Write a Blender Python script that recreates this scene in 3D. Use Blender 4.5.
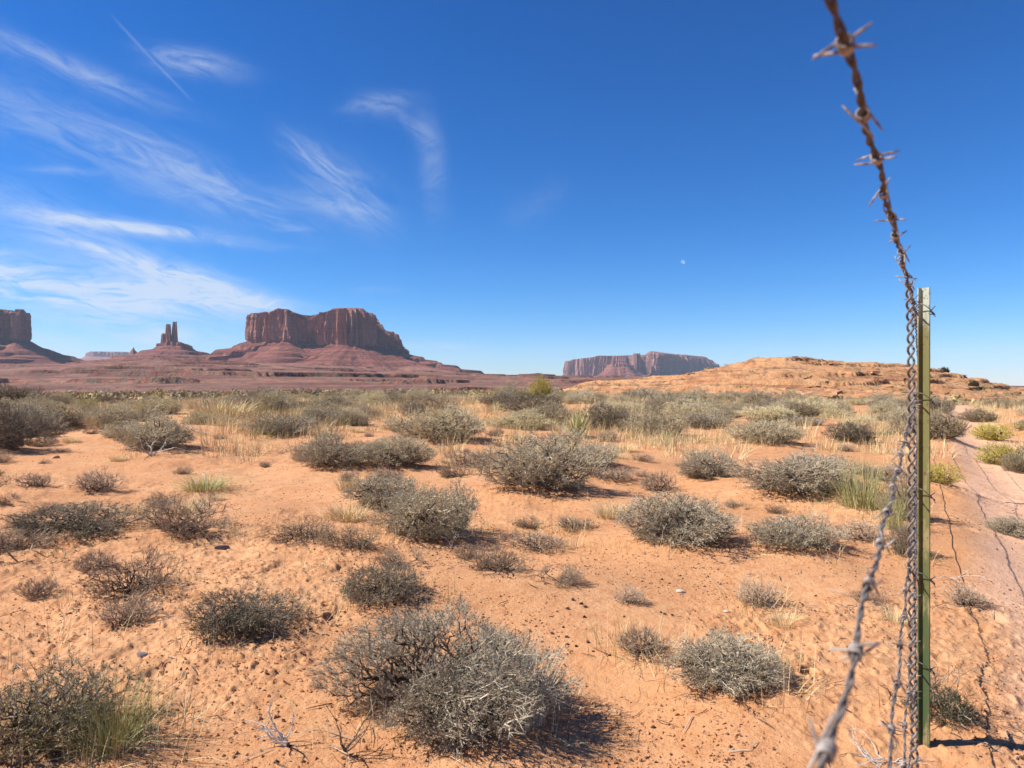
import bpy, math, random
import numpy as np
from mathutils import Vector, Matrix

for o in list(bpy.data.objects): bpy.data.objects.remove(o)
S = bpy.context.scene
COL = S.collection
F = 710.0            # focal length in pixels of a 1024 wide picture
CAMZ = 0.966
rng = np.random.default_rng(7)
random.seed(7)

# ------------------------------------------------------------------ camera
cd = bpy.data.cameras.new('camera'); cam = bpy.data.objects.new('camera', cd); COL.objects.link(cam)
cam.location = (0, 0, CAMZ); cam.rotation_euler = (math.radians(90), 0, 0)
cd.sensor_width = 36; cd.lens = F / 1024 * 36
cd.clip_start = 0.02; cd.clip_end = 90000
cd.dof.use_dof = True; cd.dof.focus_distance = 6.0; cd.dof.aperture_fstop = 9.0
S.camera = cam
# ------------------------------------------------------------------ colour management
S.view_settings.view_transform = 'Standard'; S.view_settings.look = 'None'
S.view_settings.exposure = 0.92; S.view_settings.gamma = 1
S.render.resolution_x = 1024; S.render.resolution_y = 768
S.cycles.max_bounces = 6; S.cycles.diffuse_bounces = 3; S.cycles.transparent_max_bounces = 8
S.cycles.volume_bounces = 0
# ------------------------------------------------------------------ sun
SUN_EL = math.radians(44)
LDIR = Vector((1.0, 0.02, -math.tan(SUN_EL))).normalized()      # the way the light travels
sd = bpy.data.lights.new('sun', 'SUN'); sun = bpy.data.objects.new('sun', sd); COL.objects.link(sun)
sd.energy = 5.0; sd.angle = math.radians(0.5); sd.color = (1.0, 0.95, 0.87)
sun.rotation_euler = LDIR.to_track_quat('-Z', 'Y').to_euler()
sun.location = (-20, 0, 20)

# ------------------------------------------------------------------ node helper
class N:
    def __init__(s, tree): s.gain = 1.0; s.t = tree; s.nodes = tree.nodes; s.l = tree.links
    def new(s, typ, **kw):
        n = s.nodes.new(typ)
        for k, v in kw.items(): setattr(n, k, v)
        return n
    def put(s, sock, v):
        if isinstance(v, bpy.types.NodeSocket): s.l.new(v, sock)
        else: sock.default_value = v
    def m(s, op, a, b=None, c=None, clamp=False):
        n = s.new('ShaderNodeMath', operation=op, use_clamp=clamp)
        s.put(n.inputs[0], a)
        if b is not None: s.put(n.inputs[1], b)
        if c is not None: s.put(n.inputs[2], c)
        return n.outputs[0]
    def mix(s, f, a, b, blend='MIX'):
        n = s.new('ShaderNodeMix', data_type='RGBA', blend_type=blend)
        s.put(n.inputs[0], f)
        s.put(n.inputs[6], a if isinstance(a, bpy.types.NodeSocket) else (*[q * s.gain for q in a], 1))
        s.put(n.inputs[7], b if isinstance(b, bpy.types.NodeSocket) else (*[q * s.gain for q in b], 1))
        return n.outputs[2]
    def noise(s, vec, scale, detail=4, rough=0.55, dist=0.0, out=0):
        n = s.new('ShaderNodeTexNoise')
        s.put(n.inputs['Vector'], vec); n.inputs['Scale'].default_value = scale
        n.inputs['Detail'].default_value = detail; n.inputs['Roughness'].default_value = rough
        n.inputs['Distortion'].default_value = dist
        return n.outputs[out]
    def ramp(s, f, lo, hi, a=0.0, b=1.0):
        n = s.new('ShaderNodeMapRange', interpolation_type='SMOOTHSTEP')
        s.put(n.inputs[0], f); n.inputs[1].default_value = lo; n.inputs[2].default_value = hi
        n.inputs[3].default_value = a; n.inputs[4].default_value = b
        return n.outputs[0]
    def comb(s, x, y, z):
        n = s.new('ShaderNodeCombineXYZ')
        for i, v in enumerate((x, y, z)): s.put(n.inputs[i], v)
        return n.outputs[0]
    def vscale(s, v, sc):
        n = s.new('ShaderNodeVectorMath', operation='MULTIPLY'); s.put(n.inputs[0], v)
        n.inputs[1].default_value = sc; return n.outputs[0]

# ------------------------------------------------------------------ sky with cirrus
W = bpy.data.worlds.new('World'); S.world = W; W.use_nodes = True
w = N(W.node_tree); w.nodes.clear()
sky = w.new('ShaderNodeTexSky', sky_type='NISHITA')
sky.sun_disc = False; sky.sun_elevation = SUN_EL; sky.sun_rotation = math.radians(-90)
sky.altitude = 1600; sky.air_density = 1.0; sky.dust_density = 0.25; sky.ozone_density = 3.0
hs0 = w.new('ShaderNodeHueSaturation'); hs0.inputs['Saturation'].default_value = 1.28
w.l.new(sky.outputs[0], hs0.inputs['Color'])
sc_ = w.new('ShaderNodeSeparateColor'); w.l.new(hs0.outputs[0], sc_.inputs[0]); hs = w.new('ShaderNodeCombineColor')
for i, (k_, p_) in enumerate(((.315, 1.50), (.675, 1.15), (.93, 1.12))):      # a dry high desert sky: deeper blue overhead
    w.l.new(w.m('MULTIPLY', w.m('POWER', w.m('MAXIMUM', sc_.outputs[i], 0.0), p_), k_), hs.inputs[i])
tc = w.new('ShaderNodeTexCoord'); sp = w.new('ShaderNodeSeparateXYZ'); w.l.new(tc.outputs['Generated'], sp.inputs[0])
AZ = w.m('ARCTAN2', sp.outputs[0], sp.outputs[1]); EL = w.m('ARCSINE', sp.outputs[2])
wob = w.noise(w.comb(w.m('MULTIPLY', AZ, 9.0), w.m('MULTIPLY', EL, 14.0), 0.0), 1.0, 3)
wob = w.m('SUBTRACT', wob, 0.5)
def azel(px, py):
    a = math.atan((px - 512) / F); return a, math.atan((384 - py) / F * math.cos(a))
clouds = [ # x, y, half length, half width, angle, strength
 (70,68,105,10,12,.60),(195,64,46,9,0,.95),(100,145,170,24,16,.42),(215,182,95,12,24,.42),(30,112,90,9,6,.30),
 (378,104,30,8,-12,.55),(312,156,36,10,28,.50),(345,192,50,24,30,.55),(320,205,50,10,5,.4),(432,165,13,42,-8,.36),(405,120,34,8,28,.34),
 (125,226,95,6,2,1.2),(35,215,120,22,12,.36),(40,285,190,22,7,1.7),(165,272,100,11,14,1.4),(215,298,80,9,5,1.4),
 (50,345,120,12,3,.8),(175,335,50,10,0,.8),(60,318,70,6,2,.4),(435,346,34,4,2,.50),(440,358,50,4,0,.28),(535,204,34,14,-28,.12),
 (65,171,36,4,-6,.42),(292,229,22,3,0,.35),(185,188,60,18,30,.28),(250,246,60,4,0,.18),(25,362,90,10,4,.6),(375,290,20,3,0,.14)]
tot = None
rots = [4, 16, 32, -10]; NZ = []
for i, a_ in enumerate(rots):
    ca, sa = math.cos(math.radians(a_)), -math.sin(math.radians(a_))
    u = w.m('ADD', w.m('MULTIPLY', AZ, ca), w.m('MULTIPLY', EL, sa)); v = w.m('SUBTRACT', w.m('MULTIPLY', EL, ca), w.m('MULTIPLY', AZ, sa))
    v = w.m('MULTIPLY_ADD', wob, .02, v)
    NZ.append(w.ramp(w.noise(w.comb(w.m('MULTIPLY', u, 13), w.m('MULTIPLY', v, 52 if i < 3 else 26), i * 3.7), 1.0, 7, .66, 1.1), .25, .76))
for i, (px, py, L, Wd, ang, st) in enumerate(clouds):
    cz = math.cos(math.atan((px - 512) / F)); L *= cz * cz; Wd *= cz
    a0, e0 = azel(px, py); ca, sa = math.cos(math.radians(ang)), -math.sin(math.radians(ang))
    da = w.m('SUBTRACT', AZ, a0); de = w.m('SUBTRACT', EL, e0)
    u = w.m('ADD', w.m('MULTIPLY', da, ca), w.m('MULTIPLY', de, sa))
    v = w.m('SUBTRACT', w.m('MULTIPLY', de, ca), w.m('MULTIPLY', da, sa))
    v = w.m('MULTIPLY_ADD', wob, 1.1 * Wd / F, v)
    un = w.m('DIVIDE', u, L / F); vn = w.m('DIVIDE', v, Wd / F)
    g = w.m('EXPONENT', w.m('MULTIPLY', w.m('ADD', w.m('POWER', w.m('ABSOLUTE', un), 2.4), w.m('POWER', w.m('ABSOLUTE', vn), 1.8)), -1.0))
    nz = NZ[3 if L < Wd else min((0, 1, 2), key=lambda q: abs(rots[q] - ang))]
    k = w.m('MULTIPLY', w.m('MULTIPLY', g, nz), st * (.8 if py < 210 else 1.1))
    tot = k if tot is None else w.m('ADD', tot, k)
# a thin broken vapour trail
a0, e0 = azel(153, 60); ca, sa = math.cos(math.radians(40)), -math.sin(math.radians(40))
da = w.m('SUBTRACT', AZ, a0); de = w.m('SUBTRACT', EL, e0)
u = w.m('ADD', w.m('MULTIPLY', da, ca), w.m('MULTIPLY', de, sa)); v = w.m('SUBTRACT', w.m('MULTIPLY', de, ca), w.m('MULTIPLY', da, sa))
g = w.m('EXPONENT', w.m('MULTIPLY', w.m('ADD', w.m('POWER', w.m('ABSOLUTE', w.m('DIVIDE', u, 39 / F)), 6.0), w.m('POWER', w.m('ABSOLUTE', w.m('DIVIDE', v, 1.2 / F)), 2.0)), -1.0))
tot = w.m('ADD', tot, w.m('MULTIPLY', g, .14))
cirr = w.m('MULTIPLY', w.m('MINIMUM', tot, 0.9), 0.85)
skyc = w.mix(cirr, hs.outputs[0], (5.6, 6.2, 7.0))
bg = w.new('ShaderNodeBackground'); bg.inputs[1].default_value = 0.070; w.l.new(skyc, bg.inputs[0])
wo = w.new('ShaderNodeOutputWorld'); w.l.new(bg.outputs[0], wo.inputs[0])

# ------------------------------------------------------------------ tags, mesh makers
def tag(o, label=None, cat=None, group=None, kind=None):
    if label: o['label'] = label
    if cat: o['category'] = cat
    if group: o['group'] = group
    if kind: o['kind'] = kind
    return o
def mesh_np(name, v, f, mats, mi=None, smooth=False):
    """v (n,3); f list of arrays (k,3)/(k,4); mi list of arrays per face array"""
    if not isinstance(f, list): f = [f]
    me = bpy.data.meshes.new(name)
    v = np.ascontiguousarray(v, dtype=np.float32)
    me.vertices.add(len(v)); me.vertices.foreach_set('co', v.ravel())
    loops = np.concatenate([a.ravel() for a in f]).astype(np.int32)
    cnt = np.concatenate([np.full(len(a), a.shape[1]) for a in f]).astype(np.int32)
    start = np.concatenate([[0], np.cumsum(cnt)[:-1]]).astype(np.int32)
    me.loops.add(len(loops)); me.loops.foreach_set('vertex_index', loops)
    me.polygons.add(len(cnt)); me.polygons.foreach_set('loop_start', start); me.polygons.foreach_set('loop_total', cnt)
    if mi is not None: me.polygons.foreach_set('material_index', np.concatenate(mi).astype(np.int32) if isinstance(mi, list) else mi.astype(np.int32))
    me.polygons.foreach_set('use_smooth', np.full(len(cnt), smooth))
    for m_ in mats: me.materials.append(m_)
    me.update(calc_edges=True); me.validate()
    return me
def link(name, me, parent=None):
    o = bpy.data.objects.new(name, me); COL.objects.link(o)
    if parent: o.parent = parent
    return o

# ------------------------------------------------------------------ noise
def _h(ix, iy, s):
    n = (ix.astype(np.int64) * 374761393 + iy.astype(np.int64) * 668265263 + s * 974634777) & 0xffffffff
    n = ((n ^ (n >> 13)) * 1274126177) & 0xffffffff
    return ((n ^ (n >> 16)) & 0xffff) / 65535.0
def vn(x, y, s=0):
    ix = np.floor(x); iy = np.floor(y); fx = x - ix; fy = y - iy
    ix = ix.astype(np.int64); iy = iy.astype(np.int64)
    fx = fx * fx * fx * (fx * (fx * 6 - 15) + 10); fy = fy * fy * fy * (fy * (fy * 6 - 15) + 10)
    a = _h(ix, iy, s); b = _h(ix + 1, iy, s); c = _h(ix, iy + 1, s); d = _h(ix + 1, iy + 1, s)
    return (a + (b - a) * fx) * (1 - fy) + (c + (d - c) * fx) * fy - 0.5      # -.5 .. .5
def fbm(x, y, oc=4, s=0, g=.5):
    t = 0; a = 1.0
    for i in range(oc):
        t = t + a * vn(x * 1.0, y * 1.0, s + i); x, y = 1.6 * x + 1.2 * y + 5.3, -1.2 * x + 1.6 * y + 2.1; a *= g
    return t
def ss(a, b, x):
    t = np.clip((x - a) / (b - a), 0, 1); return t * t * (3 - 2 * t)
def terrace(z, p, k=6.0):
    q = np.floor(z / p); f = z / p - q
    f = np.clip(.5 + (f - .5) * k * .5, 0, 1) * .8 + f * .2
    return (q + f) * p

# ------------------------------------------------------------------ the ground
PH = np.array([-9999, 0, 60, 95, 130, 160, 205, 250, 300, 430, 470, 520, 570, 620, 700, 760, 900, 980, 1030, 9999], float)
PE = np.array([366, 366, 365, 361, 359, 358, 360, 362, 364, 369, 374.5, 377, 377, 377.5, 379, 384, 386, 390, 391, 391], float)
HX = np.array([-9999, 520, 560, 600, 640, 680, 700, 720, 740, 762, 785, 810, 850, 900, 930, 955, 980, 1000, 1024, 1100, 9999], float)
HY = np.array([389, 389, 386.5, 383.5, 380.5, 375.5, 371.5, 368.5, 364.5, 361.5, 360, 361, 363.5, 367, 371, 377.5, 382, 387, 391, 396, 396], float)
mounds = []          # (x, y, radius, height)
pits = []
def G0(x, y):
    r = np.hypot(x, y) + 1e-6
    az = np.arctan2(x, y); azc = np.clip(az, -1.2, 1.2)
    px = 512 + F * np.tan(azc); px = np.where(np.abs(az) > 1.2, np.sign(az) * 9999, px)
    nf = ss(.2, 2.5, r)
    c = x - .6 * y                                       # distance off the fence line
    z = .15 * fbm(x / 3.3, y / 3.3, 2, 3) * ss(1.5, 6, r) + .095 * vn(x / 1.1, y / 1.1, 9) * (.4 + .6 * nf)
    z = z + .5 * fbm(x / 26, y / 26, 2, 31) * ss(8, 30, r)
    # the track lies lower than the fence line, then a low bank
    drop = ss(.1, .8, c) * (y > 0) - ss(1.1 + .01 * r, 2.3 + .03 * r, c) * 1.6
    tr = ss(.15, .5, c) * (1 - ss(1.0 + .01 * r, 1.5 + .02 * r, c)) * (y > -3)
    z = z * (1 - .6 * tr) - .10 * drop * ss(0, 3, r) * (1 - ss(30, 60, r))
    # far valley floor and aprons
    pe = np.interp(px, PH, PE)
    ang = -.008 + (((384 - pe) / F * np.cos(azc)) + .008) * ss(math.log(420), math.log(3900), np.log(r)) ** .8
    zf = CAMZ + np.minimum(r, 3900) * ang
    zm = -3.2 * ss(46, 200, r)
    k = ss(300, 600, r)
    und = 13 * fbm(x / 380, y / 380, 5, 61) * ss(400, 1500, r)
    zz = zf + und
    tz = terrace(zz + 7 * fbm(x / 150, y / 150, 4, 71), 10.0, 60.0)
    lm = ss(-.12, .12, fbm(x / 300, y / 300, 3, 75))
    zz = zz * (1 - .85 * lm) + tz * .85 * lm
    z = z * (1 - ss(60, 200, r)) + zm * (1 - k) + k * zz
    # rocky rise on the right
    hy = np.interp(px + 8 * vn(az * 40, r * 0 + 2.2, 5), HX, HY)
    crest = 104.0
    hc = (384 - hy) / F * crest + CAMZ + .3
    m = ss(44, crest, r) * (1 - .9 * ss(crest + 15, 330, r))
    on = ss(520, 600, px)
    h = hc * (ss(44, crest, r) ** .9) * (1 - ss(crest + 25, 330, r))
    prof = h + .7 * fbm(x / 14, y / 14, 4, 81) * ss(46, 60, r)
    ter = terrace(prof + .45 * vn(x / 7, y / 12, 83), .62, 70.0)
    st = ss(-.10, .10, vn(x / 13, y / 9, 87) + .04)
    h2 = prof * (1 - .75 * st) + ter * .75 * st - .30
    h2 = h2 + .25 * fbm(x / 1.6, y / 1.6, 3, 91)
    w_ = on * ss(44, 50, r) * (1 - ss(250, 340, r))
    z = z * (1 - ss(50, 90, r) * on * (1 - ss(250, 340, r))) + w_ * h2 * ss(0, 1, h + .3)
    return z
ZP = None
def G(x, y, fine=True):
    x = np.asarray(x, float); y = np.asarray(y, float)
    z = G0(x, y) - ZOFF * (1 - ss(3, 8, np.hypot(x - 1.087, y - 1.9)))
    r = np.hypot(x, y)
    for (mx, my, mr, mh) in mounds:
        sel = (np.abs(x - mx) < 3 * mr) & (np.abs(y - my) < 3 * mr)
        if sel.any():
            d2 = ((x[sel] - mx) ** 2 + (y[sel] - my) ** 2) / (mr * mr) if x.ndim else ((x - mx) ** 2 + (y - my) ** 2) / mr / mr
            if x.ndim: z[sel] += mh * np.exp(-d2)
            else: z = z + mh * math.exp(-d2)
    if fine and x.ndim:
        n = r < 40
        X = x[n]; Y = y[n]; R = r[n]
        c = X - .6 * Y; tr = ss(.15, .5, c) * (1 - ss(1.0 + .01 * R, 1.5 + .02 * R, c))
        rough = (.14 + 1.45 * ss(-.04, .26, vn(X / 1.3, Y / 1.3, 15))) * (1 - .35 * tr)
        f = .024 * vn(X / .33, Y / .33, 17) + .0115 * fbm(X / .12, Y / .12, 2, 19) * rough
        f = f + .007 * np.abs(vn(X / .045, Y / .045, 23)) * rough * (1 - ss(8, 16, R))
        cl = vn(X / .021, Y / .021, 27)
        f = f + .006 * np.maximum(cl - .16, 0) * 4 * rough * (1 - ss(4, 8, R))
        ft = vn(X / .17, Y / .17, 33)
        f = f - .010 * ss(.22, .42, ft) * rough * (1 - ss(9, 20, R))      # old scuffs and prints
        z[n] += f
    for (mx, my, mr, mh) in pits:
        if x.ndim:
            sel = (np.abs(x - mx) < 3 * mr) & (np.abs(y - my) < 3 * mr)
            q = np.hypot((x[sel] - mx), (y[sel] - my) * .8) / mr
            z[sel] += -mh * (1 - ss(.55, 1.0, q)) + .005 * np.exp(-((q - 1.3) / .3) ** 2)
    return z
ZOFF = 0.0
ZOFF = float(G0(np.array([1.087]), np.array([1.9]))[0])
def g1(x, y): return float(G(np.array([x]), np.array([y]), False)[0])
def at(px, py):
    d = 5.0
    for _ in range(14):
        d = .5 * d + .5 * max(.5, (CAMZ - g1((px - 512) / F * d, d)) * F / max(py - 384, 2))
    return (px - 512) / F * d, d

# ------------------------------------------------------------------ list of the near plants (measured off the photograph)
near = [ # px, base py, width px, top py, kind, label
 (446,722,212,612,'big','largest grey green twiggy shrub nearest the camera at the bottom centre'),
 (512,738,92,640,'pale','pale straw grey stems leaning out of the right side of the largest nearest shrub'),
 (45,742,150,655,'olive','dark olive shrub cut off by the bottom left corner of the photo'),
 (112,748,110,668,'stems','yellow green grassy stems beside the dark shrub in the bottom left corner'),
 (240,634,108,584,'dark','dark compact shrub with a pale top, alone on bare sand above the bottom left corner'),
 (130,600,92,545,'sparse','see-through twiggy dark shrub just left of the compact one with a pale top'),
 (70,540,125,503,'dark','low wide dark green grey shrub at the left edge below the bare sand'),
 (5,560,90,520,'sparse','bare dark twigs at the left frame edge below the low wide shrub'),
 (180,540,112,490,'sparse','brownish see-through shrub between bent green stems and a flat grey stone'),
 (385,600,88,562,'dark','small dark shrub directly behind the largest nearest shrub'),
 (430,540,105,482,'grey','grey green shrub with a white dead tuft in its top'),
 (385,508,80,472,'grey','low grey shrub touching the left of the one holding the white dead tuft'),
 (335,470,80,432,'grey','left one of two joined round grey shrubs left of the centre'),
 (395,470,80,432,'grey','right one of two joined round grey shrubs left of the centre'),
 (542,492,112,430,'grey','round full grey shrub in the middle of the sand, dark gap under its left'),
 (588,468,60,442,'grey','smaller grey shrub tucked behind the right of the round full middle one'),
 (440,442,88,405,'grey','wide silvery shrub among dry grass behind the two joined round ones'),
 (152,452,78,412,'grey','grey shrub with a pale bare dead stem in front on the left sand'),
 (205,494,72,472,'stems','flattened pale green bent stems on the sand left of the centre'),
 (300,545,80,516,'sparse','left one of two thin reddish twiggy shrubs by the left centre sand'),
 (352,552,62,520,'sparse','right one of two thin reddish twiggy shrubs by the left centre sand'),
 (536,552,60,530,'tuft','tiny low shrub with a dark shadow on open sand below the round full middle one'),
 (575,530,40,512,'tuft','tiny straw coloured tuft right below the round full middle shrub'),
 (680,545,122,488,'grey','wide grey shrub spreading over open sand in the right middle'),
 (795,550,88,512,'grey','grey shrub between the wide spreading one and the fence'),
 (795,495,120,450,'grey','biggest wide silver grey dome shrub left of the fence'),
 (862,514,72,452,'stems','tall yellow green grassy plant between the biggest silver dome shrub and the fence'),
 (705,480,62,447,'grey','small round grey shrub left of the biggest silver dome shrub'),
 (765,446,70,416,'sage','grey green shrub behind the biggest silver dome shrub'),
 (852,444,50,420,'dark','dark purplish shrub behind the grassy plant left of the fence'),
 (722,682,120,628,'grey','spreading grey shrub low in front with straw on its left side'),
 (642,655,52,630,'tuft','pale dry straw on the left side of the spreading low front shrub'),
 (758,608,46,572,'tuft','small upright straw tuft on sand above the spreading low front shrub'),
 (470,470,46,448,'tuft','small brownish tuft between the joined round shrubs and the full middle one'),
 (0,452,66,408,'dark','dark shrub cut by the left frame edge with a black shadow on its right'),
 (12,408,60,384,'dark','dark green shrub at the left edge behind the one with a black shadow'),
 (60,432,52,406,'olive','olive shrub just right of the dark one cut by the left edge'),
 (98,428,60,404,'straw','sandy yellow grass clump on the left in front of the brush belt'),
 (658,438,62,408,'sage','grey shrub at the front of the brush belt right of the yucca'),
 (610,432,62,402,'dark','dark grey shrub at the front of the brush belt beside the yucca'),
 (536,416,62,394,'dark','dark shrub under the yellow flowering bush'),
 (610,482,52,464,'tuft','small grassy tuft right of the round full middle shrub'),
 (938,441,58,405,'olive','dense round olive bush on the left edge of the sandy track behind the post'),
 (893,532,34,482,'stems','thin green stems seen between the hanging twisted stay and the post'),
 (902,522,48,468,'olive','olive bush half hidden behind the twisted stay and the steel post'),
 (905,556,30,522,'dark','small dark bush right behind the foot of the twisted stay'),
 (934,486,44,458,'yellow','yellow flowering low bush just right of the steel post'),
 (965,606,40,580,'tuft','small grey tuft with a long shadow right of the steel post'),
 (944,722,70,684,'green','dark green low plant at the foot of the steel post'),
 (1012,536,44,514,'grey','small pale grey shrub on the sandy track at the right frame edge'),
 (1002,468,44,440,'yellow','yellow green bush on the bank beyond the sandy track'),
 (1022,474,44,446,'olive','green grey bush at the right frame edge beyond the sandy track'),
 (992,442,40,420,'yellow','smaller yellow bush farther up the bank beyond the sandy track'),
 (980,424,36,406,'olive','low olive bush where the sandy track bends out of view'),
 (300,425,50,405,'straw','straw grass clump in front of the brush belt below the big butte'),
 (222,420,80,398,'straw','wide yellow grass clump on the left part of the brush belt'),
 (265,412,60,388,'grey','dark grey shrub behind the wide yellow grass clump'),
 (320,428,40,408,'grey','small reddish grey shrub at the edge of the straw grass'),
 (905,432,40,404,'grey','grey shrub of the brush belt seen just left of the steel post'),
 (688,420,54,400,'sage','grey green shrub in the brush belt right of its dark front ones'),
]
NP = []
for (px, py, wp, ty, kind, lab) in near:
    x, y = at(px, py); wm = wp * y / F
    NP.append([x, y, wm, ty, kind, lab])
for (x, y, wm, ty, kind, lab) in NP:
    mounds.append((x, y, max(.18, wm * .62), min(.07, .07 * wm) if y > 1.95 else .01))
for (px, py, r_, h_) in ((330, 617, .026, .24), (810, 668, .026, .24), (326, 606, .018, .05), (806, 676, .02, .07), (597,560,.016,.03), (640, 598,.014,.03)):
    x, y = at(px, py); pits.append((x, y, r_, h_))

def ground_sheet():
    rs = [.12]
    while rs[-1] < 14000:
        r = rs[-1]
        k = .02 if r < 1.2 else .0038 if r < 5 else .0055 if r < 20 else .008 if r < 42 else .0045 if r < 125 else .010 if r < 1100 else .0032 if r < 4300 else .05
        rs.append(r * (1 + k))
    rs = np.array(rs)
    A = math.radians(39)
    a = np.concatenate([np.linspace(-A, A, 900), np.linspace(A, 2 * math.pi - A, 132)[1:-1]])
    n, mm = len(rs), len(a)
    R, T = np.meshgrid(rs, a, indexing='ij')
    X = R * np.sin(T); Y = R * np.cos(T)
    Z = np.zeros_like(X)
    for i in range(0, n, 200):
        Z[i:i+200] = G(X[i:i+200].ravel(), Y[i:i+200].ravel()).reshape(X[i:i+200].shape)
    v = np.stack([X, Y, Z], -1).reshape(-1, 3)
    i = np.arange(n - 1)[:, None]; j = np.arange(mm)[None, :]; j2 = (j + 1) % mm
    f = np.stack([i * mm + j, i * mm + j2, (i + 1) * mm + j2, (i + 1) * mm + j], -1).reshape(-1, 4)[:, ::-1]
    cv = len(v); v = np.vstack([v, [[0, 0, float(Z[0].mean())]]])
    ft = np.stack([np.arange(mm), np.roll(np.arange(mm), -1), np.full(mm, cv)], -1)
    me = mesh_np('ground', v, [f, ft[:, ::-1]], [MAT['ground']], smooth=True)
    # zones kept as attributes
    x, y = v[:, 0], v[:, 1]; r = np.hypot(x, y); az = np.arctan2(x, y)
    px = 512 + F * np.tan(np.clip(az, -1.2, 1.2))
    c = x - .6 * y + .12 * vn(x / .7, y / .7, 41)
    tr = ss(.12, .38, c) * (1 - ss(1.05 + .01 * r, 1.35 + .015 * r, c)) * (y > 0) * (1 - ss(30, 60, r))
    hill = ss(520, 590, px) * ss(40, 48, r) * (1 - ss(250, 340, r))
    far = ss(70, 220, r) * (1 - hill)
    for nm, arr in (('track', tr), ('hill', hill), ('far', far)):
        at_ = me.attributes.new(nm, 'FLOAT', 'POINT'); at_.data.foreach_set('value', arr.astype(np.float32))
    return tag(link('ground', me), 'orange sandy desert floor running to the foot of the buttes', kind='structure')

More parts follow.
